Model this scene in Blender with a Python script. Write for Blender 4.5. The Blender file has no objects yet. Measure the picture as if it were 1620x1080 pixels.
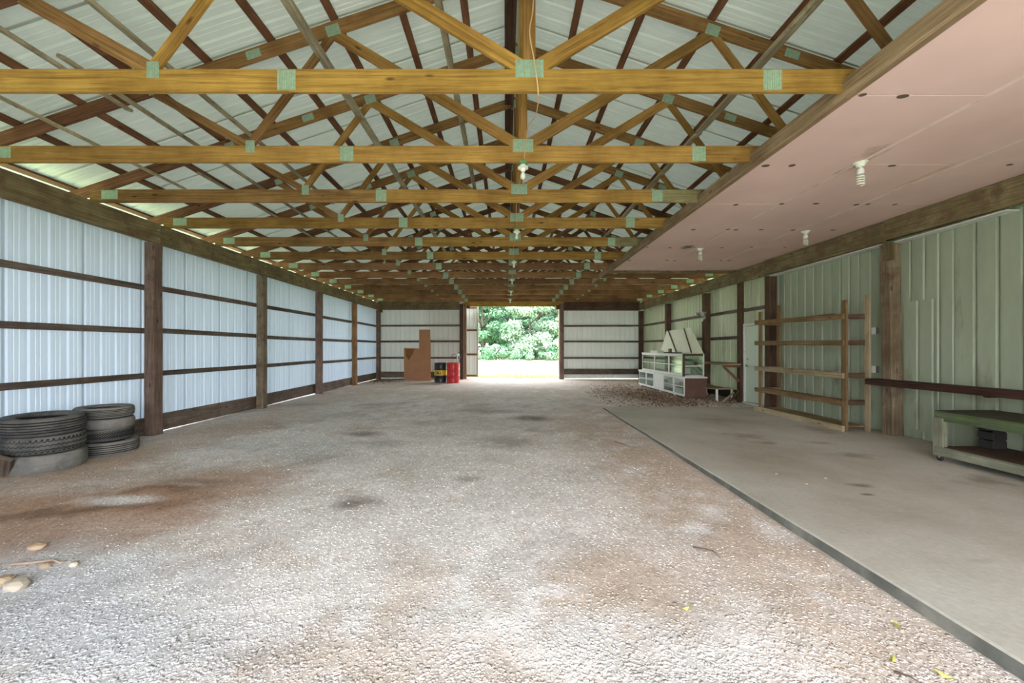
import bpy, bmesh, math, random
import numpy as np
from mathutils import Vector, Matrix, Quaternion

random.seed(7); rng = np.random.default_rng(11)
S = bpy.context.scene
COL = S.collection
PI = math.pi

# ------------------------------------------------------------------ camera, light, exposure
F = 615.0                       # focal length in px of the 1620 wide photograph
cam_d = bpy.data.cameras.new('camera'); cam = bpy.data.objects.new('camera', cam_d); COL.objects.link(cam)
cam.location = (0, 0, 1.5); cam.rotation_euler = (PI/2, 0, 0)
cam_d.sensor_width = 36; cam_d.lens = F/1620*36
cam_d.shift_x = 10/1620; cam_d.shift_y = 10/1620
cam_d.clip_end = 500; cam_d.clip_start = 0.05
S.camera = cam

w = bpy.data.worlds.new('sky'); S.world = w; w.use_nodes = True
wn = w.node_tree; wn.nodes.clear()
wo = wn.nodes.new('ShaderNodeOutputWorld'); wb = wn.nodes.new('ShaderNodeBackground')
tc = wn.nodes.new('ShaderNodeTexCoord'); sx = wn.nodes.new('ShaderNodeSeparateXYZ')
cr = wn.nodes.new('ShaderNodeValToRGB')
cr.color_ramp.elements[0].position = 0.0; cr.color_ramp.elements[0].color = (1.0, 1.0, 1.0, 1)
cr.color_ramp.elements[1].position = 0.7; cr.color_ramp.elements[1].color = (0.78, 0.88, 1.0, 1)
wn.links.new(tc.outputs['Generated'], sx.inputs[0]); wn.links.new(sx.outputs['Z'], cr.inputs[0])
wn.links.new(cr.outputs[0], wb.inputs[0]); wb.inputs[1].default_value = 3.0
wn.links.new(wb.outputs[0], wo.inputs[0])

sd = bpy.data.lights.new('sun', 'SUN'); sd.energy = 3.0; sd.angle = math.radians(15); sd.color = (1, .97, .9)
so = bpy.data.objects.new('sun', sd); COL.objects.link(so); so.rotation_euler = (math.radians(28), math.radians(-12), 0)

vs = S.view_settings
S.display_settings.display_device = 'sRGB'
vs.view_transform = 'Standard'; vs.look = 'None'; vs.gamma = 1; vs.use_curve_mapping = False
vs.exposure = 1.98

# ------------------------------------------------------------------ helpers
def fl(px, py, z=0.0):
    d = F*(1.5-z)/(py-550.0); return ((px-800.0)*d/F, d)

def link(o, parent=None, world=None):
    COL.objects.link(o)
    if parent is not None:
        o.parent = parent
        if world is not None:
            o.matrix_local = PW[parent.name].inverted() @ world
    elif world is not None:
        o.matrix_world = world
    PW[o.name] = world if world is not None else Matrix()
    return o
PW = {}

def empty(name, loc=(0, 0, 0), label=None, cat=None, group=None, kind=None, rz=0, parent=None):
    o = bpy.data.objects.new(name, None); o.empty_display_size = .1
    M = Matrix.Translation(Vector(loc)) @ Matrix.Rotation(rz, 4, 'Z')
    link(o, parent, M)
    tag(o, label, cat, group, kind); return o

def tag(o, label=None, cat=None, group=None, kind=None):
    if label: o['label'] = label
    if cat: o['category'] = cat
    if group: o['group'] = group
    if kind: o['kind'] = kind
    return o

def np_mesh(name, V, faces, mats=(), smooth=False, colors=None, mi=None):
    """V (n,3); faces (m,k) array of one polygon size"""
    me = bpy.data.meshes.new(name); V = np.asarray(V, dtype=np.float32); Fa = np.asarray(faces, dtype=np.int32)
    m, k = Fa.shape
    me.vertices.add(len(V)); me.vertices.foreach_set('co', V.ravel())
    me.loops.add(m*k); me.loops.foreach_set('vertex_index', Fa.ravel())
    me.polygons.add(m); me.polygons.foreach_set('loop_start', np.arange(0, m*k, k, dtype=np.int32))
    me.polygons.foreach_set('loop_total', np.full(m, k, dtype=np.int32))
    for a in mats: me.materials.append(a)
    if mi is not None: me.polygons.foreach_set('material_index', np.asarray(mi, dtype=np.int32))
    if smooth: me.polygons.foreach_set('use_smooth', np.ones(m, dtype=bool))
    if colors is not None:
        at = me.color_attributes.new('Col', 'FLOAT_COLOR', 'POINT')
        c = np.ones((len(V), 4), dtype=np.float32); c[:, :colors.shape[1]] = colors
        at.data.foreach_set('color', c.ravel())
    me.update(); me.validate(); return me

def py_mesh(name, V, Fs, mats=(), smooth=False):
    me = bpy.data.meshes.new(name); me.from_pydata([tuple(v) for v in V], [], Fs)
    for a in mats: me.materials.append(a)
    if smooth:
        for p in me.polygons: p.use_smooth = True
    me.update(); return me

_box = {}
def box_mesh(sx_, sy, sz, mat, b=0.003):
    """chamfered box centred on the origin"""
    key = (round(sx_, 4), round(sy, 4), round(sz, 4), mat.name, b)
    if key in _box: return _box[key]
    b = min(b, sx_*.3, sy*.3, sz*.3)
    bm = bmesh.new(); h = (sx_/2, sy/2, sz/2)
    for i in (-1, 1):
        for j in (-1, 1):
            for k in (-1, 1):
                for ax in range(3):
                    v = [i*(h[0]-b), j*(h[1]-b), k*(h[2]-b)]
                    v[ax] = (i, j, k)[ax]*h[ax]; bm.verts.new(v)
    r = bmesh.ops.convex_hull(bm, input=bm.verts)
    bmesh.ops.dissolve_limit(bm, angle_limit=0.02, verts=bm.verts, edges=bm.edges)
    bm.normal_update()
    me = bpy.data.meshes.new('box'); bm.to_mesh(me); bm.free(); me.materials.append(mat)
    _box[key] = me; return me

def board(name, p0, p1, wdt, thk, mat, parent=None, side=(0, 1, 0), b=0.003):
    """a plank from p0 to p1; thk is measured along 'side', wdt across"""
    p0 = Vector(p0); p1 = Vector(p1); X = (p1-p0); L = X.length; X.normalize()
    Y = Vector(side); Y = (Y - X*Y.dot(X)).normalized(); Z = X.cross(Y)
    M = Matrix((X, Y, Z)).transposed().to_4x4(); M.translation = (p0+p1)/2
    o = bpy.data.objects.new(name, box_mesh(L, thk, wdt, mat, b))
    return link(o, parent, M)

def bx(name, a, c, mat, parent=None, b=0.003, rz=0):
    """axis-aligned box between corners a and c; local X along its longest side"""
    a = Vector(a); c = Vector(c); ctr = (a+c)/2; d = [abs(c[i]-a[i]) for i in range(3)]
    k = d.index(max(d))
    if k == 0: X, Y, Z, s = (1,0,0), (0,1,0), (0,0,1), (d[0], d[1], d[2])
    elif k == 1: X, Y, Z, s = (0,1,0), (-1,0,0), (0,0,1), (d[1], d[0], d[2])
    else: X, Y, Z, s = (0,0,1), (0,1,0), (-1,0,0), (d[2], d[1], d[0])
    M = Matrix((Vector(X), Vector(Y), Vector(Z))).transposed().to_4x4()
    if rz: M = Matrix.Rotation(rz, 4, 'Z') @ M
    M.translation = ctr
    return link(bpy.data.objects.new(name, box_mesh(s[0], s[1], s[2], mat, b)), parent, M)

def tube_mesh(pts, r, mat, seg=8, closed=False, taper=None):
    pts = [Vector(p) for p in pts]; V = []; Fs = []; n = len(pts); prev = None
    for i, p in enumerate(pts):
        t = (pts[min(i+1, n-1)] - pts[max(i-1, 0)]).normalized()
        if prev is None: u = t.orthogonal().normalized()
        else: u = (prev - t*prev.dot(t)).normalized()
        prev = u; v = t.cross(u); rr = r if taper is None else taper[i]
        for k in range(seg):
            a = 2*PI*k/seg; V.append(p + (u*math.cos(a)+v*math.sin(a))*rr)
    for i in range(n-1):
        for k in range(seg):
            Fs.append((i*seg+k, i*seg+(k+1) % seg, (i+1)*seg+(k+1) % seg, (i+1)*seg+k))
    Fs.append(tuple(range(seg))[::-1]); Fs.append(tuple((n-1)*seg+k for k in range(seg)))
    return py_mesh('tube', V, Fs, [mat], True)

def tube(name, pts, r, mat, parent=None, seg=8, taper=None):
    c = Vector(pts[0]); me = tube_mesh([Vector(p)-c for p in pts], r, mat, seg, taper=taper)
    return link(bpy.data.objects.new(name, me), parent, Matrix.Translation(c))

def lathe_mesh(prof, mat, seg=40, smooth=True, close=True):
    V = []; Fs = []; n = len(prof)
    for r, z in prof:
        for k in range(seg):
            a = 2*PI*k/seg; V.append((r*math.cos(a), r*math.sin(a), z))
    for i in range(n-1):
        for k in range(seg):
            Fs.append((i*seg+k, i*seg+(k+1) % seg, (i+1)*seg+(k+1) % seg, (i+1)*seg+k))
    if close:
        Fs.append(tuple(range(seg))[::-1]); Fs.append(tuple((n-1)*seg+k for k in range(seg)))
    me = py_mesh('lathe', V, Fs, [mat], smooth)
    try: me.set_sharp_from_angle(angle=math.radians(35))
    except Exception: pass
    return me

def lathe(name, prof, loc, mat, parent=None, seg=40, rot=None, close=True):
    M = Matrix.Translation(Vector(loc))
    if rot is not None: M = M @ rot
    return link(bpy.data.objects.new(name, lathe_mesh(prof, mat, seg, close=close)), parent, M)

# ------------------------------------------------------------------ materials
def new_mat(name):
    m = bpy.data.materials.new(name); m.use_nodes = True; nt = m.node_tree
    bs = nt.nodes['Principled BSDF']; return m, nt, bs

def N(nt, t, **kw):
    n = nt.nodes.new(t)
    for k, v in kw.items():
        if k.startswith('i_'):
            n.inputs[k[2:].replace('_', ' ')].default_value = v
        else: setattr(n, k, v)
    return n

def ramp(nt, src, cols):
    r = nt.nodes.new('ShaderNodeValToRGB'); e = r.color_ramp.elements
    while len(e) < len(cols): e.new(.5)
    for el, (p, c) in zip(e, cols): el.position = p; el.color = (*c, 1)
    nt.links.new(src, r.inputs[0]); return r

def mixc(nt, f, a, b, mode='MIX'):
    m = nt.nodes.new('ShaderNodeMix'); m.data_type = 'RGBA'; m.blend_type = mode
    for s, v in ((m.inputs[0], f), (m.inputs[6], a), (m.inputs[7], b)):
        if hasattr(v, 'links'): nt.links.new(v, s)
        elif isinstance(v, (int, float)): s.default_value = v
        else: s.default_value = (*v, 1)
    return m.outputs[2]

def wood(name, dark, mid, light, rough=.8, grain=26, vary=.5, knots=True, blotch=None, spec=.25):
    m, nt, bs = new_mat(name); L = nt.links
    tc = N(nt, 'ShaderNodeTexCoord'); oi = N(nt, 'ShaderNodeObjectInfo')
    add = N(nt, 'ShaderNodeVectorMath', operation='ADD'); mul = N(nt, 'ShaderNodeMath', operation='MULTIPLY'); mul.inputs[1].default_value = 97.0
    L.new(oi.outputs['Random'], mul.inputs[0])
    cmb = N(nt, 'ShaderNodeCombineXYZ')
    for k in range(3): L.new(mul.outputs[0], cmb.inputs[k])
    L.new(tc.outputs['Object'], add.inputs[0]); L.new(cmb.outputs[0], add.inputs[1])
    mp = N(nt, 'ShaderNodeMapping'); mp.inputs['Scale'].default_value = (.9, grain, grain); L.new(add.outputs[0], mp.inputs[0])
    n1 = N(nt, 'ShaderNodeTexNoise', i_Scale=1.6, i_Detail=5.0, i_Roughness=.65, i_Distortion=.8); L.new(mp.outputs[0], n1.inputs[0])
    r = ramp(nt, n1.outputs[0], [(.28, dark), (.5, mid), (.72, light)])
    n2 = N(nt, 'ShaderNodeTexNoise', i_Scale=1.7, i_Detail=4.0, i_Roughness=.6); L.new(add.outputs[0], n2.inputs[0])
    r2 = ramp(nt, n2.outputs[0], [(.33, (.55, .5, .46)), (.62, (1.08, 1.08, 1.08))])
    c = mixc(nt, .75, r.outputs[0], r2.outputs[0], 'MULTIPLY')
    if knots:
        mk = N(nt, 'ShaderNodeMapping'); mk.inputs['Scale'].default_value = (2.2, 7, 7); L.new(add.outputs[0], mk.inputs[0])
        vo = N(nt, 'ShaderNodeTexVoronoi', i_Scale=1.0); L.new(mk.outputs[0], vo.inputs[0])
        rk = ramp(nt, vo.outputs[0], [(.05, (.25, .18, .13)), (.13, (1, 1, 1))])
        c = mixc(nt, .9, c, rk.outputs[0], 'MULTIPLY')
    if blotch:
        n3 = N(nt, 'ShaderNodeTexNoise', i_Scale=4.0, i_Detail=5.0, i_Roughness=.7); L.new(add.outputs[0], n3.inputs[0])
        rb = ramp(nt, n3.outputs[0], [(.5, (0, 0, 0)), (.66, (1, 1, 1))])
        c = mixc(nt, rb.outputs[0], c, blotch)
    mr = N(nt, 'ShaderNodeMapRange'); mr.inputs['To Min'].default_value = 1-vary*.5; mr.inputs['To Max'].default_value = 1+vary*.35
    L.new(oi.outputs['Random'], mr.inputs[0])
    c = mixc(nt, 1.0, c, (1, 1, 1), 'MULTIPLY')
    L.new(mr.outputs[0], c.node.inputs[7])
    L.new(c, bs.inputs['Base Color']); bs.inputs['Roughness'].default_value = rough
    bs.inputs['Specular IOR Level'].default_value = spec
    bp = N(nt, 'ShaderNodeBump', i_Strength=.35, i_Distance=.004); L.new(n1.outputs[0], bp.inputs['Height']); L.new(bp.outputs[0], bs.inputs['Normal'])
    return m

def plain(name, col, rough=.6, metal=0, noise=.15, scale=8, spec=.5, dirt=None, dirt_at=(.55, .7), dscale=3.0, stretch=(1, 1, 1), bump=0, trans=0):
    m, nt, bs = new_mat(name); L = nt.links
    tc = N(nt, 'ShaderNodeTexCoord'); mp = N(nt, 'ShaderNodeMapping'); mp.inputs['Scale'].default_value = stretch; L.new(tc.outputs['Object'], mp.inputs[0])
    n = N(nt, 'ShaderNodeTexNoise', i_Scale=float(scale), i_Detail=5.0, i_Roughness=.6); L.new(mp.outputs[0], n.inputs[0])
    r = ramp(nt, n.outputs[0], [(.3, (1-noise,)*3), (.7, (1+noise*.4,)*3)])
    c = mixc(nt, 1.0, col, r.outputs[0], 'MULTIPLY')
    if dirt:
        n3 = N(nt, 'ShaderNodeTexNoise', i_Scale=float(dscale), i_Detail=7.0, i_Roughness=.65); L.new(mp.outputs[0], n3.inputs[0])
        rb = ramp(nt, n3.outputs[0], [(dirt_at[0], (0, 0, 0)), (dirt_at[1], (1, 1, 1))])
        c = mixc(nt, rb.outputs[0], c, dirt)
    L.new(c, bs.inputs['Base Color']); bs.inputs['Roughness'].default_value = rough; bs.inputs['Metallic'].default_value = metal
    bs.inputs['Specular IOR Level'].default_value = spec
    if bump:
        bp = N(nt, 'ShaderNodeBump', i_Strength=bump, i_Distance=.01); L.new(n.outputs[0], bp.inputs['Height']); L.new(bp.outputs[0], bs.inputs['Normal'])
    if trans:                   # translucency added to the steel sheets so daylight reaches deep inside
        t = N(nt, 'ShaderNodeBsdfTranslucent'); t.inputs[0].default_value = (*col, 1); mx = N(nt, 'ShaderNodeMixShader'); mx.inputs[0].default_value = trans
        L.new(bs.outputs[0], mx.inputs[1]); L.new(t.outputs[0], mx.inputs[2]); L.new(mx.outputs[0], nt.nodes['Material Output'].inputs[0])
    return m

M = {}
M['yellow'] = wood('treated_yellow_pine', (.21, .11, .022), (.40, .235, .050), (.55, .35, .085), vary=.35)
M['yellow2'] = wood('treated_brown_yellow_pine', (.19, .10, .026), (.34, .195, .050), (.45, .275, .078), vary=.4)
M['far'] = wood('red_brown_truss_pine', (.17, .085, .04), (.29, .155, .07), (.38, .22, .10), vary=.5)
M['brown'] = wood('red_brown_pine', (.10, .045, .022), (.20, .095, .045), (.29, .15, .075), vary=.5)
M['chordbrown'] = wood('olive_brown_pine', (.13, .07, .025), (.27, .15, .05), (.38, .23, .08), vary=.4)
M['grey'] = wood('weathered_grey_pine', (.22, .19, .12), (.44, .40, .25), (.60, .55, .36), vary=.3, blotch=(.26, .22, .13))
M['ridge'] = wood('dark_ridge_wood', (.04, .022, .015), (.09, .05, .03), (.14, .08, .05), vary=.3)
M['post'] = wood('weathered_post_wood', (.11, .068, .052), (.215, .145, .118), (.34, .24, .20), vary=.3, grain=34, blotch=(.13, .09, .075))
M['postgreen'] = wood('greenish_grey_post_wood', (.13, .10, .07), (.25, .20, .14), (.36, .30, .21), vary=.2, grain=34, blotch=(.16, .10, .075))
M['postorange'] = wood('orange_brown_post_wood', (.16, .09, .05), (.30, .17, .09), (.42, .26, .15), vary=.2, grain=34)
M['postgreen2'] = wood('brown_grey_round_post_wood', (.10, .075, .045), (.20, .155, .10), (.32, .26, .18), vary=.1, grain=34, blotch=(.12, .07, .045))
M['postdark'] = wood('dark_brown_post_wood', (.045, .028, .02), (.10, .06, .04), (.17, .10, .065), vary=.35, grain=34)
M['girt'] = wood('weathered_girt_wood', (.07, .055, .05), (.15, .12, .105), (.25, .21, .19), vary=.45, blotch=(.13, .085, .06))
M['beam'] = wood('olive_grey_beam_wood', (.10, .075, .04), (.20, .16, .085), (.31, .25, .14), vary=.35, blotch=(.13, .085, .05), knots=True)
M['beamlight'] = wood('olive_splice_wood', (.16, .14, .07), (.27, .24, .12), (.38, .34, .18), vary=.2)
M['skirt'] = wood('weathered_skirt_wood', (.09, .07, .055), (.17, .135, .11), (.26, .21, .17), vary=.5, blotch=(.12, .08, .06))
M['rack'] = wood('rack_pine', (.13, .08, .035), (.25, .165, .08), (.36, .255, .135), vary=.55)
M['racklight'] = wood('pale_rack_pine', (.23, .18, .105), (.38, .31, .20), (.50, .42, .29), vary=.25)
M['ledge'] = wood('dark_red_ledge_wood', (.02, .010, .008), (.05, .022, .016), (.085, .04, .03), vary=.1)
M['benchgreen'] = wood('green_painted_wood', (.05, .075, .035), (.085, .125, .055), (.13, .17, .09), vary=.1, knots=False, blotch=(.09, .10, .07))
M['benchtop'] = wood('dark_worn_bench_top', (.03, .032, .02), (.055, .055, .035), (.09, .09, .06), vary=.1, knots=False)
M['benchgrey'] = wood('pale_grey_green_wood', (.13, .14, .10), (.22, .23, .17), (.31, .31, .24), vary=.1, knots=False, blotch=(.14, .13, .10))
M['drywalledge'] = wood('drywall_edge_timber', (.15, .10, .055), (.30, .21, .12), (.42, .31, .19), vary=.3)
M['plate'] = plain('galvanised_plate', (.36, .50, .36), .45, .35, .25, 30)
M['steel'] = plain('white_wall_steel', (.59, .69, .84), .45, 0, .05, .8, dirt=(.52, .59, .68), dirt_at=(.62, .85), dscale=.6, stretch=(2, 2, .6), trans=.052)
M['steelback'] = plain('beige_back_wall_steel', (.72, .74, .70), .45, 0, .06, .8, dirt=(.55, .53, .46), dirt_at=(.6, .85), dscale=.6, stretch=(2, 2, .6), trans=.02)
M['steelright'] = plain('green_tinted_wall_steel', (.52, .57, .40), .45, 0, .10, 1.0, dirt=(.27, .28, .19), dirt_at=(.55, .80), dscale=.8, stretch=(3, 3, .6), trans=.014)
M['liner'] = plain('pale_green_liner', (.31, .36, .27), .5, 0, .12, 1.5, dirt=(.13, .13, .08), dirt_at=(.55, .78), dscale=1.0, stretch=(3, 3, .8))
M['roof'] = plain('roof_underside_steel', (.53, .59, .49), .45, 0, .10, 1.2, dirt=(.44, .50, .41), dirt_at=(.5, .8), dscale=.8, trans=.022)
M['slab'] = plain('concrete', (.42, .40, .35), .75, 0, .25, 2.2, dirt=(.33, .30, .25), dirt_at=(.50, .75), dscale=.9, bump=.15)
M['tan'] = plain('cardboard', (.42, .21, .11), .85, 0, .12, 3, dirt=(.22, .09, .04), dirt_at=(.66, .75), dscale=1.4)
M['rubber'] = plain('tyre_rubber', (.075, .078, .082), .75, 0, .4, 6, dirt=(.17, .16, .145), dirt_at=(.40, .72), dscale=5)
M['rubberdusty'] = plain('dusty_tyre_rubber', (.17, .17, .165), .9, 0, .3, 9, dirt=(.26, .24, .22), dirt_at=(.42, .7), dscale=5)
M['groove'] = plain('tyre_groove', (.012, .012, .013), .9)
M['black'] = plain('black_paint', (.016, .018, .022), .3, 0, .2, 6, dirt=(.09, .085, .08), dirt_at=(.6, .8))
M['red'] = plain('red_paint', (.60, .03, .035), .32, 0, .2, 4, dirt=(.25, .05, .04), dirt_at=(.62, .8))
M['yellowpaint'] = plain('yellow_paint', (.80, .52, .03), .4, 0, .2, 5)
M['white'] = plain('white_paint', (.74, .75, .72), .5, 0, .12, 5, dirt=(.45, .44, .38), dirt_at=(.58, .8), dscale=5)
M['cream'] = plain('cream_sheet', (.74, .76, .60), .55, 0, .08, 3, dirt=(.55, .54, .42), dirt_at=(.6, .85))
M['door'] = plain('door_paint', (.62, .72, .62), .45, 0, .06, 2, dirt=(.42, .47, .42), dirt_at=(.6, .85), dscale=2)
M['porcelain'] = plain('porcelain', (.80, .82, .72), .3, 0, .05, 5)
M['greenbox'] = plain('green_junction_box', (.12, .30, .14), .5, 0, .1, 5)
M['cord'] = plain('tan_cable', (.62, .42, .22), .6, 0, .1, 5)
M['metal'] = plain('grey_metal', (.42, .43, .42), .35, .8, .2, 10)
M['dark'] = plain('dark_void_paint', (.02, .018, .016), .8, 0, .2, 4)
M['brownpanel'] = plain('brown_panel', (.13, .065, .045), .6, 0, .2, 4, dirt=(.20, .12, .08), dirt_at=(.6, .7))
M['twig'] = plain('twig_bark', (.12, .08, .06), .9, 0, .3, 20)
M['palestick'] = plain('bare_stick', (.48, .34, .26), .9, 0, .2, 20)
M['rock'] = plain('tan_rock', (.46, .33, .22), .9, 0, .3, 9, bump=.6)
M['rockgrey'] = plain('pale_rock', (.55, .47, .38), .9, 0, .3, 9, bump=.6)
M['bark'] = plain('bark', (.09, .07, .05), .9, 0, .4, 12, stretch=(1, 1, .2))

# drywall with stains (smoke smudges and rust streaks have a shape of their own)
def drywall():
    m, nt, bs = new_mat('pink_drywall'); L = nt.links
    g = N(nt, 'ShaderNodeNewGeometry')
    n = N(nt, 'ShaderNodeTexNoise', i_Scale=.9, i_Detail=4.0); L.new(g.outputs['Position'], n.inputs[0])
    r = ramp(nt, n.outputs[0], [(.3, (.72, .515, .455)), (.7, (.83, .61, .54))])
    c = r.outputs[0]
    for (x, y, rx, ry, col, st) in ((4.08, 4.55, .16, .75, (.20, .14, .09), .5), (4.02, 4.25, .30, .40, (.30, .20, .14), .45),
                                    (3.85, 8.22, .34, .36, (.09, .065, .045), .9), (5.2, 4.8, .10, 1.0, (.55, .33, .12), .45), (4.0, 7.4, .10, .8, (.66, .50, .32), .5)):
        sub = N(nt, 'ShaderNodeVectorMath', operation='SUBTRACT'); sub.inputs[1].default_value = (x, y, 3.6); L.new(g.outputs['Position'], sub.inputs[0])
        mu = N(nt, 'ShaderNodeVectorMath', operation='MULTIPLY'); mu.inputs[1].default_value = (1/rx, 1/ry, 0); L.new(sub.outputs[0], mu.inputs[0])
        ln = N(nt, 'ShaderNodeVectorMath', operation='LENGTH'); L.new(mu.outputs[0], ln.inputs[0])
        nn = N(nt, 'ShaderNodeTexNoise', i_Scale=9.0, i_Detail=4.0); L.new(g.outputs['Position'], nn.inputs[0])
        ad = N(nt, 'ShaderNodeMath', operation='ADD'); L.new(ln.outputs['Value'], ad.inputs[0]); L.new(nn.outputs[0], ad.inputs[1])
        rr = ramp(nt, ad.outputs[0], [(.45, (st,)*3), (1.0, (0, 0, 0))])
        rr.color_ramp.elements[0].position = .6; rr.color_ramp.elements[1].position = 1.45
        c = mixc(nt, rr.outputs[0], c, col)
    L.new(c, bs.inputs['Base Color']); bs.inputs['Roughness'].default_value = .85; bs.inputs['Specular IOR Level'].default_value = .2
    return m
M['drywall'] = drywall(); M['tape'] = plain('joint_tape', (.86, .68, .60), .85, 0, .1, 4, dirt=(.55, .36, .22), dirt_at=(.5, .7), dscale=1.5); M['nailspot'] = plain('bare_nail_spot', (.12, .09, .06), .9)

def glass():
    m, nt, bs = new_mat('cabinet_glass'); L = nt.links
    nt.nodes.remove(bs); out = nt.nodes['Material Output']
    t = N(nt, 'ShaderNodeBsdfTransparent'); t.inputs[0].default_value = (.90, .95, .92, 1)
    g = N(nt, 'ShaderNodeBsdfGlossy'); g.inputs['Roughness'].default_value = .08
    mx = N(nt, 'ShaderNodeMixShader'); mx.inputs[0].default_value = .09
    L.new(t.outputs[0], mx.inputs[1]); L.new(g.outputs[0], mx.inputs[2]); L.new(mx.outputs[0], out.inputs[0])
    return m
M['glass'] = glass()

def vcol_mat(name, rough=.9, detail=True, spec=.15):
    m, nt, bs = new_mat(name); L = nt.links
    a = N(nt, 'ShaderNodeVertexColor', layer_name='Col'); c = a.outputs[0]
    if detail:
        g = N(nt, 'ShaderNodeNewGeometry')
        v = N(nt, 'ShaderNodeTexVoronoi', i_Scale=42.0); v.inputs['Randomness'].default_value = 1.0; L.new(g.outputs['Position'], v.inputs[0])
        sp = N(nt, 'ShaderNodeSeparateColor'); L.new(v.outputs['Color'], sp.inputs[0])
        rv = ramp(nt, sp.outputs[0], [(0, (.80, .79, .78)), (.5, (1.0, 1.0, .99)), (1, (1.18, 1.18, 1.18))])
        c = mixc(nt, .8, c, rv.outputs[0], 'MULTIPLY')
        n = N(nt, 'ShaderNodeTexNoise', i_Scale=7.0, i_Detail=8.0, i_Roughness=.72); L.new(g.outputs['Position'], n.inputs[0])
        rn = ramp(nt, n.outputs[0], [(.32, (.86, .84, .82)), (.6, (1.05, 1.05, 1.05))])
        c = mixc(nt, .8, c, rn.outputs[0], 'MULTIPLY')
        v2 = N(nt, 'ShaderNodeTexVoronoi', i_Scale=42.0); L.new(g.outputs['Position'], v2.inputs[0])
        bp = N(nt, 'ShaderNodeBump', i_Strength=.28, i_Distance=.006, invert=True); L.new(v2.outputs['Distance'], bp.inputs['Height'])
        bp2 = N(nt, 'ShaderNodeBump', i_Strength=.3, i_Distance=.02); L.new(n.outputs[0], bp2.inputs['Height']); L.new(bp.outputs[0], bp2.inputs['Normal'])
        L.new(bp2.outputs[0], bs.inputs['Normal'])
    L.new(c, bs.inputs['Base Color']); bs.inputs['Roughness'].default_value = rough; bs.inputs['Specular IOR Level'].default_value = spec
    return m
M['ground'] = vcol_mat('gravel_ground'); M['stone'] = vcol_mat('gravel_stone', .85, False)

def leaf_mat():
    m, nt, bs = new_mat('leaf'); L = nt.links; out = nt.nodes['Material Output']; nt.nodes.remove(bs)
    a = N(nt, 'ShaderNodeVertexColor', layer_name='Col')
    d = N(nt, 'ShaderNodeBsdfDiffuse'); t = N(nt, 'ShaderNodeBsdfTranslucent'); mx = N(nt, 'ShaderNodeMixShader'); mx.inputs[0].default_value = .35
    L.new(a.outputs[0], d.inputs[0]); L.new(a.outputs[0], t.inputs[0]); L.new(d.outputs[0], mx.inputs[1]); L.new(t.outputs[0], mx.inputs[2]); L.new(mx.outputs[0], out.inputs[0])
    return m
M['leaf'] = leaf_mat()
M['lawn'] = plain('lawn', (.30, .34, .17), .9, 0, .25, .6, spec=.1, dirt=(.36, .38, .22), dirt_at=(.4, .7), dscale=.25, bump=.3)

# ------------------------------------------------------------------ dimensions
RX = 0.2                        # ridge line
XL, XR = -6.25, 6.64            # wall sheets
PLX, PRX = (-6.17, -6.0), (6.38, 6.57)
Y0, Y1 = -2.5, 18.75
LP = [18.6-3.0*k for k in range(8)]          # left posts 18.6 ... -2.4
LP = [18.6, 15.65, 12.68, 9.7, 6.72, 3.72, .72, -2.3]
RP = [18.6, 15.5, 12.55, 9.5, 6.5, 3.45, .45, -2.3]
T0, TS = 3.28, 1.24
CH = 3.65                       # underside of bottom chords
def top_z(x): return 1.5 + 4.44 - abs(x-RX)/3.0      # centre line of the top chord

# ------------------------------------------------------------------ value noise for the ground
def vnoise(x, y, s, seed):
    r = np.random.default_rng(seed); T = r.random((256, 256))
    x = np.asarray(x)*s+100; y = np.asarray(y)*s+100; xi = np.floor(x).astype(int); yi = np.floor(y).astype(int); fx = x-xi; fy = y-yi
    fx = fx*fx*(3-2*fx); fy = fy*fy*(3-2*fy)
    g = lambda a, b: T[a % 256, b % 256]
    return (g(xi, yi)*(1-fx)+g(xi+1, yi)*fx)*(1-fy)+(g(xi, yi+1)*(1-fx)+g(xi+1, yi+1)*fx)*fy
def fbm(x, y, s, seed, o=4):
    t = 0; a = 1; q = 0
    for k in range(o): t = t+vnoise(x, y, s*2**k, seed+k)*a; q += a; a *= .55
    return t/q

def blob(x, y, cx, cy, rx, ry, rot=0, e=2.0):
    c, s = math.cos(rot), math.sin(rot); dx = x-cx; dy = y-cy
    u = (dx*c+dy*s)/rx; v = (-dx*s+dy*c)/ry
    return np.exp(-(np.sqrt(u*u+v*v)**e))

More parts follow.
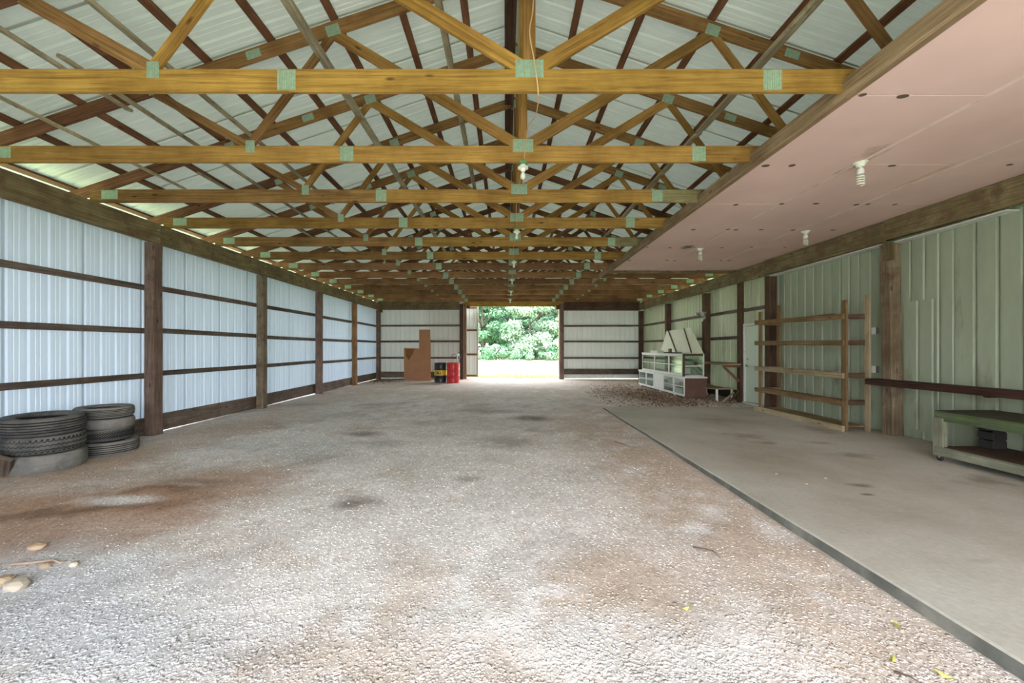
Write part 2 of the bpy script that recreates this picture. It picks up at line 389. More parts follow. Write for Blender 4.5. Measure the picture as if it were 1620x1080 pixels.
SPOTS = []                      # px, py, rx, ry (m), colour, strength
def ground_col(x, y):
    n1 = fbm(x, y, .9, 3); n2 = fbm(x, y, 3.1, 21); n3 = fbm(x+50, y, .45, 77)
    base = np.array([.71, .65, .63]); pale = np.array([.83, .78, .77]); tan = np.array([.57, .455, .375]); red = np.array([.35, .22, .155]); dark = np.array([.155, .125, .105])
    blue = np.array([.57, .575, .62])
    def mix(c, t, f): f = np.clip(f, 0, 1)[:, None]; return c*(1-f)+t*f
    c = np.tile(base, (len(x), 1))
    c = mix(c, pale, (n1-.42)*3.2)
    n4 = fbm(x+(n2-.5)*.9, y+(n2-.5)*.9, 1.5, 55, 5); n5 = fbm(x+9, y+(n2-.5)*.6, 4.5, 91, 4)
    c = mix(c, np.array([.52, .485, .465]), np.clip((.47-n4)*7, 0, 1)*.75*np.clip((n5-.25)*4, 0, 1))
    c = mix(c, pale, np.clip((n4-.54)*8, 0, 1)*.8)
    c = mix(c, np.array([.60, .49, .42]), np.clip((n5-.56)*9, 0, 1)*.6)
    c = mix(c, pale, blob(x, y, -1.6, 6.0, 2.6, 2.6, 0, 3)*.55*np.clip((n2-.2)*3, 0, 1)); c = mix(c, pale, blob(x, y, .2, 4.4, 1.3, 1.5, 0, 3)*.5)  # pale blobs painted in to brighten the dim middle of the floor
    c = mix(c, tan, np.clip((n3-.52)*5, 0, 1)*.55*np.clip((n2-.3)*4, 0, 1))
    # tan strip beside the slab, and at the far end
    c = mix(c, tan, blob(x, y, 1.9, 5.0, .85, 5.0, 0, 3)*.9*np.clip((n2-.25)*3.2, 0, 1))
    c = mix(c, tan, blob(x+(n5-.5)*.5, y+(n5-.5)*.5, .75, 2.5, .5, .45, 0, 4)*.85); c = mix(c, tan, blob(x+(n5-.5)*.4, y+(n5-.5)*.25, -.35, 1.85, .85, .2, 0, 4)*.9); c = mix(c, tan, blob(x+(n5-.5)*.5, y, -.65, 2.6, .22, .5, .2, 3)*.6)
    c = mix(c, tan*1.15, np.clip((y-10.5)/3, 0, .7)*np.clip((n2-.2)*3, 0, 1))  # far tan earth, its colour raised to make up for weak light
    c = mix(c, tan*1.1, np.clip((y-14.5)/3, 0, .6))
    # red earth at the left
    for a in ((-4.1, 3.75, 1.4, .42, .15, .95), (-3.2, 4.3, 1.0, .55, .2, .65), (-4.0, 2.9, .7, .30, .3, .95), (-3.45, 3.25, .9, .45, .3, .75), (-5.3, 5.0, .9, .9, 0, .6), (-4.9, 7.2, .8, .7, 0, .55), (-2.7, 7.0, .5, .3, 0, .4)):
        c = mix(c, red*1.3, blob(x+(n4-.5)*1.2, y+(n5-.5)*.5, a[0], a[1], a[2]*1.05, a[3]*1.15, a[4], 5)*min(1, a[5]*1.05)*np.clip((n2-.15)*5, 0.35, 1))
    c = mix(c, red*.75, blob(x, y+(n5-.5)*.4, -4.0, 3.6, .95, .13, .22, 3)*.95)
    c = mix(c, red*.8, blob(x, y+(n5-.5)*.4, -3.7, 4.15, .45, .09, .2, 3)*.9)
    c = mix(c, red*.8, blob(x+(n5-.5)*.3, y, -4.0, 2.6, .5, .10, .2, 3)*.9)
    c = mix(c, tan*1.1, blob(x, y, -5.2, 9, .7, 5, 0, 3)*.6)
    # dark damp spots
    for (px, py, rx, ry, s) in ((570, 687, .33, .18, .85), (565, 797, .27, .20, .8), (843, 661, .42, .35, .85), (850, 681, .25, .2, .5), (800, 698, .45, .45, .55), (795, 725, .3, .2, .3),
                                (505, 725, .5, .35, .45), (320, 760, .45, .12, .6), (690, 668, .5, .3, .35), (745, 756, .15, .1, .5), (600, 700, .5, .2, .4), (940, 740, .2, .1, .3), (780, 650, 1.0, .3, .4), (600, 640, .6, .5, .3), (470, 640, .8, .3, .4)):
        cx, cy = fl(px, py); c = mix(c, dark*1.2, blob(x+.12*(n2-.5), y+.3*(n2-.5), cx, cy, rx, ry, 0, 3)*s*np.clip((n2-.15)*3, .3, 1))
    # cool daylight tint painted into the gravel colour, lower left
    c = mix(c, blue, blob(x, y, -2.6, 2.3, 1.3, .55, -.35, 3)*.9); c = mix(c, blue, blob(x, y, -3.2, 6.0, 1.1, .8, 0, 3)*.35)
    cx, cy = fl(195, 790); c = mix(c, pale, blob(x, y, cx, cy, .35, .13, 0, 4)*.9)
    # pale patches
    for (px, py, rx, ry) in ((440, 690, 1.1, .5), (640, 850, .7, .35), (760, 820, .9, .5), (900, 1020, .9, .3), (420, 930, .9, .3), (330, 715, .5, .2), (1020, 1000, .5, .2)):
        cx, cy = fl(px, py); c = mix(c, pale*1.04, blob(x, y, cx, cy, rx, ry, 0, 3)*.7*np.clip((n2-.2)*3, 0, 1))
    return c, n1, n2

# ------------------------------------------------------------------ floor and outside ground
xs = np.linspace(XL-.15, XR+.1, 260); ys = np.concatenate([np.linspace(-6, 0.6, 60), np.linspace(.63, 6, 190), np.linspace(6.05, 19.3, 190)])
gx, gy = np.meshgrid(xs, ys); fx_, fy_ = gx.ravel(), gy.ravel()
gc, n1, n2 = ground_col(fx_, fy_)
zz = (fbm(fx_, fy_, .7, 5)-.5)*.05+(n2-.5)*.02
zz = zz*np.clip((fx_-XL-.1)/.6, 0, 1)
zz = np.where(fx_ > 2.1, zz*np.clip((2.45-fx_)/.35, 0, 1), zz)-.04*np.clip((fx_-1.6)/.7, 0, 1)*np.clip((6.5-fy_)/3.5, 0, 1)
def floor_h(x, y):
    x = np.asarray(x, float); y = np.asarray(y, float)
    z = (fbm(x, y, .7, 5)-.5)*.05+(fbm(x, y, 3.1, 21)-.5)*.02
    z = z*np.clip((x-XL-.1)/.6, 0, 1); return np.where(x > 2.1, z*np.clip((2.45-x)/.35, 0, 1), z)-.04*np.clip((x-1.6)/.7, 0, 1)*np.clip((6.5-y)/3.5, 0, 1)
nx, ny = len(xs), len(ys)
ii = np.arange((ny-1)*nx).reshape(ny-1, nx)[:, :-1].ravel()
Fq = np.stack([ii, ii+1, ii+nx+1, ii+nx], 1)
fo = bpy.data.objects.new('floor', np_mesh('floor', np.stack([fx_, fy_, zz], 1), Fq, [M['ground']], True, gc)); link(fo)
tag(fo, 'pale gravel and reddish earth floor of the shed', None, None, 'structure')

gr = bpy.data.objects.new('ground', np_mesh('ground', [(-120, -90, -.05), (120, -90, -.05), (120, 150, -.05), (-120, 150, -.05)], [(0, 1, 2, 3)], [M['lawn']])); link(gr)
tag(gr, 'open mown lawn around the shed', None, None, 'structure')

# concrete slab with a rough edge
def slab():
    n = 120; yy = np.linspace(Y0, 9.55, n); xe = 2.4+(vnoise(yy, yy*0, 3, 9)-.5)*.012
    V = []; Fs = []
    for i in range(n):
        V += [(xe[i]-.008, yy[i], -.08), (xe[i]-.002, yy[i], .034), (xe[i]+.01, yy[i], .045), (XR-.01, yy[i], .045), (XR-.01, yy[i], -.08)]
    for i in range(n-1):
        for k in range(4): a = i*5+k; Fs.append((a, a+1, a+6, a+5))
    Fs.append((0, 4, 3, 2, 1)); e = (n-1)*5; Fs.append((e, e+1, e+2, e+3, e+4))
    me = py_mesh('slab', V, Fs, [M['slabm'], plain('dark_slab_edge', (.17, .175, .155), .8, 0, .35, 5, dirt=(.28, .27, .24), dirt_at=(.5, .7))])
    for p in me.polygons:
        if abs(p.normal.x) > .8 and p.center.x < 3: p.material_index = 1  # vertical slab edge gets its own darker grey-green tone
    return me
def slab_mat():
    m, nt, bs = new_mat('stained_concrete'); L = nt.links; g = N(nt, 'ShaderNodeNewGeometry')
    n = N(nt, 'ShaderNodeTexNoise', i_Scale=.7, i_Detail=7.0, i_Roughness=.6); L.new(g.outputs['Position'], n.inputs[0])
    c = ramp(nt, n.outputs[0], [(.30, (.40, .36, .29)), (.5, (.51, .485, .43)), (.7, (.60, .585, .54))]).outputs[0]
    n2 = N(nt, 'ShaderNodeTexNoise', i_Scale=24.0, i_Detail=5.0, i_Roughness=.6); L.new(g.outputs['Position'], n2.inputs[0])
    c = mixc(nt, .5, c, ramp(nt, n2.outputs[0], [(.3, (.8, .8, .8)), (.7, (1.12, 1.12, 1.12))]).outputs[0], 'MULTIPLY')
    for (px, py, rx, ry, st) in ((1362, 768, .30, .16, .75), (1372, 782, .16, .06, .8), (1210, 700, .5, .25, .5), (1290, 700, .5, .3, .4), (1548, 886, .28, .10, .3), (1480, 690, 1.0, .5, .5), (1350, 720, .6, .4, .45), (1180, 690, .9, .6, .5), (1560, 760, .9, .5, .5), (1300, 680, .8, 1.0, .45), (1130, 665, 1.0, .8, .35)):
        x, y = fl(px, py, .045)
        sub = N(nt, 'ShaderNodeVectorMath', operation='SUBTRACT'); sub.inputs[1].default_value = (x, y, 0); L.new(g.outputs['Position'], sub.inputs[0])
        mu = N(nt, 'ShaderNodeVectorMath', operation='MULTIPLY'); mu.inputs[1].default_value = (1/rx, 1/ry, 0); L.new(sub.outputs[0], mu.inputs[0])
        ln = N(nt, 'ShaderNodeVectorMath', operation='LENGTH'); L.new(mu.outputs[0], ln.inputs[0])
        nn = N(nt, 'ShaderNodeTexNoise', i_Scale=5.0, i_Detail=5.0); L.new(g.outputs['Position'], nn.inputs[0])
        ad = N(nt, 'ShaderNodeMath', operation='ADD'); L.new(ln.outputs['Value'], ad.inputs[0]); L.new(nn.outputs[0], ad.inputs[1])
        c = mixc(nt, ramp(nt, ad.outputs[0], [(.5, (min(1, st*1.25),)*3), (1.35, (0, 0, 0))]).outputs[0], c, (.20, .165, .11))
    L.new(c, bs.inputs['Base Color']); bs.inputs['Roughness'].default_value = .7; bs.inputs['Specular IOR Level'].default_value = .3
    bp = N(nt, 'ShaderNodeBump', i_Strength=.25, i_Distance=.01); L.new(n2.outputs[0], bp.inputs['Height']); L.new(bp.outputs[0], bs.inputs['Normal'])
    return m
M['slabm'] = slab_mat()
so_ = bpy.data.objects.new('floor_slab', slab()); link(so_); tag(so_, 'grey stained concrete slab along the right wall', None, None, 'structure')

# ------------------------------------------------------------------ ribbed steel sheet
def rib_profile(width=.914, pitch=.2286, dep=.02, minor=True, flat=False):
    P = [(0, 0)]; n = int(round(width/pitch))
    for k in range(n):
        a = k*pitch
        P += [(a+.012, 0), (a+.028, dep), (a+.05, dep), (a+.066, 0)]
        if minor:
            for q in (.11, .165): P += [(a+q, 0), (a+q+.006, .005), (a+q+.014, .005), (a+q+.020, 0)]
    P += [(width+.0, .0), (width+.03, .001)]; return P

_sheet = {}
def wall_sheet(name, parent, axis, start, at, out, z0, z1, mat, width=.914, minor=True, zf=None, y_or_x=None, pitch=.2286, dep=.02):
    """vertical ribbed sheet: runs along axis ('x'/'y') from start; 'at' is the other coordinate; ribs pushed towards 'out' (+1/-1)"""
    key = (axis, out, round(z0, 3), round(z1, 3), mat.name, width, minor, pitch, dep) if zf is None else None
    if key is None or key not in _sheet:
        V = []; Fs = []
        P = rib_profile(width, pitch, dep, minor)
        for i, (u, d) in enumerate(P):
            zt = z1 if zf is None else zf(start+u)
            for z in (z0, zt):
                V.append((u, d*out, z) if axis == 'x' else (d*out, u, z))
        for i in range(len(P)-1): Fs.append((2*i, 2*i+2, 2*i+3, 2*i+1))
        me = py_mesh('ribbed_sheet', V, Fs, [mat])
        if key: _sheet[key] = me
    else: me = _sheet[key]
    loc = (start, at, 0) if axis == 'x' else (at, start, 0)
    return link(bpy.data.objects.new(name, me), parent, Matrix.Translation(Vector(loc)))

GZ = (2.56, 1.79, 1.03)         # girt heights
def girt_row(parent, axis, spans, at, zs, mat, wd=.092, th=.038, name='girt'):
    for (a, b) in spans:
        for z in zs:
            dz = random.uniform(-.02, .02); dz2 = dz+random.uniform(-.015, .015)
            if axis == 'y': board(name, (at, a, z+dz), (at, b, z+dz2), wd, th, mat, parent, (1, 0, 0))
            else: board(name, (a, at, z+dz), (b, at, z+dz2), wd, th, mat, parent, (0, 1, 0))

# left wall
wl = empty('wall_left', (XL, 0, 0), 'left wall of white ribbed steel with dark girts', None, None, 'structure')
y = Y0
k = 0
while y < Y1-.01:
    wall_sheet('sheet_panel', wl, 'y', y, XL+(.0 if k % 2 else .002), -1, .03, 3.62, M['steel']); y += .914; k += 1
pm = ['post', 'postgreen', 'post', 'postgreen', 'post', 'post', 'post', 'post']
pm = {18.6: 'post', 15.65: 'postorange', 12.68: 'post', 9.7: 'postgreen', 6.72: 'post'}
def post(parent, cx, cy, wx, wy, z0, z1, mat, lean=0, name='post'):
    """a rough-sawn post with worn, uneven edges"""
    V = []; Fs = []; n = 9; r = random.Random(int(cx*100+cy*1000))
    for i in range(n):
        t = i/(n-1); z = z0+(z1-z0)*t; g = 1+.16*max(0, .12-t)/.12*0.5
        for (a, b) in ((-1, -.8), (-.8, -1), (.8, -1), (1, -.8), (1, .8), (.8, 1), (-.8, 1), (-1, .8)):
            V.append((a*wx/2*g+r.uniform(-.004, .004), b*wy/2*g+r.uniform(-.004, .004)+lean*t, z))
    for i in range(n-1):
        for k in range(8): Fs.append((i*8+k, i*8+(k+1) % 8, (i+1)*8+(k+1) % 8, (i+1)*8+k))
    Fs.append(tuple(range(8))[::-1]); Fs.append(tuple((n-1)*8+k for k in range(8)))
    # local X must run along the post for the grain
    V = [(v[2], v[1], -v[0]) for v in V]
    me = py_mesh('post', V, Fs, [mat])
    R = Matrix(((0, 0, -1, cx), (0, 1, 0, cy), (1, 0, 0, 0), (0, 0, 0, 1)))
    return link(bpy.data.objects.new(name, me), parent, R)
for cy in LP:
    post(wl, -6.085, cy, .17, .20, -.06, 3.3, M[pm.get(cy, 'post')])
spans = [(LP[i+1]+.0, LP[i]-.0) for i in range(len(LP)-1)]
girt_row(wl, 'y', spans, -6.205, GZ, M['girt'])
for (a, b) in spans:
    board('skirt_board', (-6.2, a, .16+random.uniform(-.02, .02)), (-6.2, b, .16+random.uniform(-.02, .02)), .30, .04, M['skirt'], wl, (1, 0, 0))
# wall plate beams of the left side
for i in range(len(LP)-1):
    dz = random.uniform(-.008, .008)
    board('plate_beam', (-5.985, LP[i+1]+.003, 3.455+dz), (-5.985, LP[i]-.003, 3.455+dz), .33, .045, M['beam'], wl, (1, 0, 0))
    board('outer_beam', (-6.21, LP[i+1]+.003, 3.475), (-6.21, LP[i]-.003, 3.475), .26, .045, M['beam'], wl, (1, 0, 0))
# bolts near each joint
for cy in LP[:6]:
    for dz in (3.37, 3.52):
        o = lathe('bolt', [(0.001, 0), (.014, 0), (.014, .012), (.001, .014)], (-5.962, cy-.05, dz), M['metal'], wl, 8, Matrix.Rotation(PI/2, 4, 'Y'))

# right wall
wr = empty('wall_right', (XR, 0, 0), 'right wall of pale steel and liner sheets', None, None, 'structure')
y = Y0; k = 0
while y < Y1-.01:
    wall_sheet('sheet_panel', wr, 'y', y, XR+(.0 if k % 2 else .002), 1, -.04, 3.62, M['steelright'], dep=.034); y += .914; k += 1
pmr = {6.5: 'postgreen2', 9.5: 'postdark', 12.55: 'postdark', 15.5: 'postdark', 18.6: 'postdark'}
for cy in RP: post(wr, 6.475, cy, .19, .20, -.06, 3.25, M[pmr.get(cy, 'post')], lean=.05 if cy == 6.5 else 0)
post(wr, 6.475, 10.72, .12, .15, -.06, 3.3, M['postdark'])
spr = [(RP[i+1], RP[i]) for i in range(len(RP)-1)]
girt_row(wr, 'y', [(15.5, 18.6), (12.55, 15.5), (10.72, 12.55)], 6.595, GZ, M['girt'])
girt_row(wr, 'y', [(9.5, 10.72)], 6.595, (2.56,), M['girt'])
for (a, b) in spr[:3]:
    if a < 10: a = 10.72
    board('skirt_board', (6.6, a, .16), (6.6, b, .16), .28, .04, M['skirt'], wr, (1, 0, 0))
for i in range(len(RP)-1):
    a, b = RP[i+1], RP[i]; dz = random.uniform(-.01, .01)
    board('plate_beam', (6.355, a+.003, 3.455+dz-.02), (6.355, b-.003, 3.455+dz), .34, .05, M['beam'], wr, (1, 0, 0))
    board('outer_beam', (6.60, a+.003, 3.475), (6.60, b-.003, 3.475), .26, .045, M['beam'], wr, (1, 0, 0))
# inner liner panels near the camera, patched pieces of different width
y = Y0; r_ = random.Random(5)
widths = []
while y < 9.4:
    wdt = r_.choice((.61, .76, .457, .686)); wdt = min(wdt, 9.42-y)
    if wdt < .1: break
    n = max(1, round(wdt/.2286)); zt = 3.30
    o = wall_sheet('liner_panel', wr, 'y', y, 6.56+r_.uniform(-.006, .006), 1, .05+r_.uniform(0, .03), zt, M['liner'], wdt, False, pitch=wdt/n, dep=r_.choice((.018, .026, .034)))
    y += wdt
# short patch panel on the near liner
for (a, b, z0, z1) in ((4.5, 4.86, .08, 2.3), (5.9, 6.35, .2, 2.25)):
    wall_sheet('patch_panel', wr, 'y', a, 6.535, 1, z0, z1, M['liner'], b-a, False, pitch=(b-a)/2, dep=.012)
# white strips left under the plate
for (a, b) in ((6.6, 9.4), (4.95, 6.42)):
    board('soffit_strip', (6.46, a, 3.255), (6.46, b, 3.235), .18, .016, M['white'], wr, (0, 0, 1))
board('post_block', (6.36, 6.44, 2.95), (6.36, 6.44, 3.24), .12, .05, M['beam'], wr, (1, 0, 0))

# door_1 in the right wall
d1 = empty('door_1', (6.6, 10.1, 0), 'pale green side door between two dark posts', None, None, 'structure')
bx('door_leaf', (6.50, 9.66, .06), (6.545, 10.52, 2.08), M['door'], d1)
bx('jamb', (6.46, 10.53, 0), (6.56, 10.58, 2.15), M['white'], d1); bx('jamb', (6.46, 9.60, 0), (6.56, 9.65, 2.15), M['white'], d1)
bx('lintel', (6.46, 9.60, 2.09), (6.56, 10.58, 2.15), M['white'], d1); bx('sill', (6.44, 9.6, 0.0), (6.56, 10.58, .05), M['white'], d1)
lathe('knob', [(.001, 0), (.012, 0), (.012, .02), (.028, .03), (.03, .05), (.001, .062)], (6.50, 10.44, 1.02), M['metal'], d1, 16, Matrix.Rotation(-PI/2, 4, 'Y'))
lathe('deadbolt', [(.001, 0), (.026, 0), (.026, .015), (.001, .018)], (6.50, 10.44, 1.2), M['metal'], d1, 16, Matrix.Rotation(-PI/2, 4, 'Y'))

# back wall
wb_ = empty('wall_back', (RX, Y1, 0), 'back wall of ribbed steel with an open doorway', None, None, 'structure')
def roof_at(x): return top_z(x)+.10
DX0, DX1 = -2.02, 2.68          # jamb posts
x = XL; k = 0
while x < DX0-.1:
    wd = .914 if x+.914 < DX0-.1 else DX0-.1-x
    wd = max(.2286, round(wd/.2286)*.2286)
    wall_sheet('sheet_panel', wb_, 'x', x, Y1, 1, -.04, 0, M['steelback'], wd, zf=lambda u: roof_at(u), dep=.03); x += wd
x = DX1+.05
while x < XR-.05:
    wd = min(.914, XR-x); wd = max(.2286, round(wd/.2286)*.2286)
    wall_sheet('sheet_panel', wb_, 'x', x, Y1, 1, .03, 0, M['steelback'], wd, zf=lambda u: roof_at(u), dep=.03); x += wd
x = DX0-.1
while x < DX1+.05:
    wd = min(.914, DX1+.05-x); wd = max(.2286, round(wd/.2286)*.2286)
    wall_sheet('gable_panel', wb_, 'x', x, Y1, 1, 3.5, 0, M['steelback'], wd, zf=lambda u: roof_at(u)); x += wd
post(wb_, -2.12, 18.62, .17, .17, -.05, 3.6, M['postdark']); post(wb_, -1.93, 18.66, .11, .14, -.05, 3.6, M['postorange'])
post(wb_, 2.68, 18.62, .20, .17, -.05, 3.6, M['post'])
bx('jamb_board', (2.55, 18.58, 0), (2.585, 18.80, 3.5), M['racklight'], wb_)
girt_row(wb_, 'x', [(-6.1, -2.2), (2.78, 6.4)], 18.71, GZ, M['girt'])
board('skirt_board', (-6.1, 18.71, .22), (-2.2, 18.71, .20), .28, .04, M['skirt'], wb_, (0, 1, 0))
board('skirt_board', (2.78, 18.70, .36), (6.45, 18.70, .36), .27, .04, M['skirt'], wb_, (0, 1, 0))
board('header_beam', (-6.1, 18.55, 3.54), (-2.2, 18.55, 3.54), .45, .05, M['beam'], wb_, (0, 1, 0))
board('header_beam', (2.78, 18.55, 3.52), (6.4, 18.55, 3.52), .49, .05, M['postdark'], wb_, (0, 1, 0))
board('door_header', (-2.0, 18.68, 3.62), (2.8, 18.68, 3.62), .27, .05, M['yellow'], wb_, (0, 1, 0))
bx('corner_block', (-5.98, 18.46, 3.18), (-5.86, 18.52, 3.3), M['postdark'], wb_)
bx('header_block', (-1.86, 18.50, 3.38), (-1.70, 18.6, 3.5), M['brown'], wb_); bx('header_block', (2.40, 18.50, 3.34), (2.56, 18.6, 3.52), M['postdark'], wb_)

# sliding door leaf, pushed aside behind the left jamb
d2 = empty('door_2', (-2.6, 18.98, 0), 'beige steel sliding door leaf pushed open to the left', None, None, 'structure')
x = -3.65
for k in range(10): 
    wall_sheet('door_sheet', d2, 'x', x, 19.02, 1, .08, 3.55, M['steelback'], .2286); x += .2286
bx('stile', (-1.42, 18.96, .06), (-1.36, 19.0, 3.56), M['racklight'], d2); bx('stile', (-3.66, 18.96, .06), (-3.6, 19.0, 3.56), M['racklight'], d2)
for z in (.14, 1.18, 2.36, 3.46): bx('door_rail', (-3.6, 18.95, z-.045), (-1.42, 18.985, z+.045), M['brown'], d2)

# front gable above the wide open front
wf = empty('wall_front', (RX, Y0, 0), 'front gable above the open front of the shed', None, None, 'structure')
x = XL
while x < XR-.05:
    wd = min(.914, XR-x); wd = max(.2286, round(wd/.2286)*.2286)
    wall_sheet('gable_panel', wf, 'x', x, Y0, -1, 3.62, 0, M['steelback'], wd, zf=lambda u: roof_at(u)); x += wd
board('header_beam', (-6.2, Y0+.1, 3.45), (6.5, Y0+.1, 3.45), .30, .05, M['beam'], wf, (0, 1, 0))
x = XL  # unseen wing walls, added to narrow the opening and dim the foreground
for k in range(3): wall_sheet('sheet_panel', wf, 'x', x, Y0, -1, .0, 3.62, M['steelback'], .914); x += .914
x = 4.6
for k in range(2): wall_sheet('sheet_panel', wf, 'x', x, Y0, -1, .0, 3.62, M['steelback'], .914); x += .914
post(wf, -3.45, Y0+.12, .17, .17, -.05, 3.3, M['post']); post(wf, 4.6, Y0+.12, .17, .17, -.05, 3.3, M['post'])

# ------------------------------------------------------------------ roof: purlins, ribbed panels, ridge
ce = empty('ceiling', (RX, 8, 6), 'underside of the ribbed steel roof on purlins', None, None, 'structure')
SL = 8.1; ca = math.cos(math.atan(1/3)); sa = math.sin(math.atan(1/3))
P = rib_profile()
V = []; Fs = []
for (u, d) in P:
    V += [(0, u, d), (SL*ca, u, d-SL*sa)]
for i in range(len(P)-1): Fs.append((2*i, 2*i+2, 2*i+3, 2*i+1))
mr_ = py_mesh('roof_sheet', V, Fs, [M['roof']])
V2 = [(-v[0], v[1], v[2]) for v in V]; ml_ = py_mesh('roof_sheet_l', V2, Fs, [M['roof']])
RZ = 1.5+4.44+.082/ca+.046
y = Y0-.3; k = 0
while y < Y1+.25:
    for me in (mr_, ml_):
        link(bpy.data.objects.new('roof_panel', me), ce, Matrix.Translation(Vector((RX, y, RZ+(.002 if k % 2 else 0)))))
    y += .914; k += 1
yend = y
# ridge cap
link(bpy.data.objects.new('ridge_cap', py_mesh('cap', [(-.2, 0, -.2/3), (0, 0, 0), (.2, 0, -.2/3), (-.2, yend-Y0+.3, -.2/3), (0, yend-Y0+.3, 0), (.2, yend-Y0+.3, -.2/3)], [(0, 1, 4, 3), (1, 2, 5, 4)], [M['steel']])), ce, Matrix.Translation(Vector((RX, Y0-.3, RZ+.035))))
for s in (-1, 1):
    nrm = Vector((s*sa, 0, ca)); k = 0
    for q in [.72+.735*i for i in range(10)]:
        xx = RX+s*q; zc = top_z(xx)+.082/ca+.020; yy = Y0-.25; j = 0
        while yy < Y1+.2:
            L_ = 3.72 if j else (1.3+.9*(k % 3)); e = min(yy+L_, Y1+.25)
            board('purlin', (xx, yy+.002, zc), (xx, e-.002, zc), .092, .038, M['brown'], ce, (s*sa, 0, ca)); yy = e; j += 1
        k += 1
    # fascia purlin above the plate
for (a, b) in ((-2.7, 3.28), (3.28, 10.72), (10.72, 18.9)):
    board('ridge_board', (RX-.145, a+.002, 1.5+4.44-.06), (RX-.145, b-.002, 1.5+4.44-.06), .045, .14, M['ridge'], ce, (1, 0, 0))
    board('ridge_board', (RX-.085, a+.5, 1.5+4.44-.11), (RX-.085, min(b+.5, 18.9), 1.5+4.44-.11), .04, .05, M['ridge'], ce, (1, 0, 0))
# weathered lateral braces along the webs
for (xa, za, xb, zb, ys_) in ((-2.16, 4.93, -2.12, 4.86, ((1.2, 4.7), (4.72, 9.6), (9.62, 14.5))), (2.78, 4.60, 2.80, 4.62, ((1.0, 5.6), (5.62, 10.6), (10.62, 15.4))),
                              (-4.47, 4.31, -4.45, 4.31, ((.4, 4.6),)), (-4.32, 4.33, -4.30, 4.32, ((3.77, 8.6), (8.62, 12.5))), (-5.13, 4.04, -5.13, 4.04, ((1.8, 6.2),)), (-4.72, 4.19, -4.70, 4.2, ((6.0, 11.0),)),
                              (-3.67, 4.56, -3.66, 4.55, ((1.5, 4.55), (4.57, 8.2))), (-.78, 5.51, -.78, 5.5, ((4.3, 10.5),)), (4.3, 4.42, 4.3, 4.42, ((1.4, 6.2),))):
    for (a, b) in ys_:
        board('lateral_brace', (xa, a, za), (xb, b, zb), .135 if abs(abs(xa)-2.5) < .5 else .089, .036, M['grey'], ce, (.35 if xa < 0 else -.35, 0, .93))

# ------------------------------------------------------------------ trusses
def plate_mesh(wd, ht):
    """toothed connector plate with pressed vertical slots"""
    n = max(4, int(wd/.018)); V = []; Fs = []
    for i in range(n*2+1):
        u = -wd/2+wd*i/(n*2); d = .003 if i % 2 else .0005
        V += [(u, -d, -ht/2), (u, -d, ht/2)]
    for i in range(n*2): Fs.append((2*i, 2*i+2, 2*i+3, 2*i+1))
    m = len(V)
    V += [(-wd/2, .002, -ht/2), (wd/2, .002, -ht/2), (wd/2, .002, ht/2), (-wd/2, .002, ht/2)]
    Fs.append((m, m+3, m+2, m+1))
    return py_mesh('connector_plate', V, Fs, [M['plate']])
_pl = {}
def plate(parent, x, y, z, wd, ht, a=0):
    key = (wd, ht)
    if key not in _pl: _pl[key] = plate_mesh(wd, ht)
    for s in (-1, 1):
        R = Matrix.Translation(Vector((x, y+s*.0195, z))) @ Matrix.Rotation(a, 4, 'Y')
        if s > 0: R = R @ Matrix.Rotation(PI, 4, 'Z')
        link(bpy.data.objects.new('connector_plate', _pl[key]), parent, R)

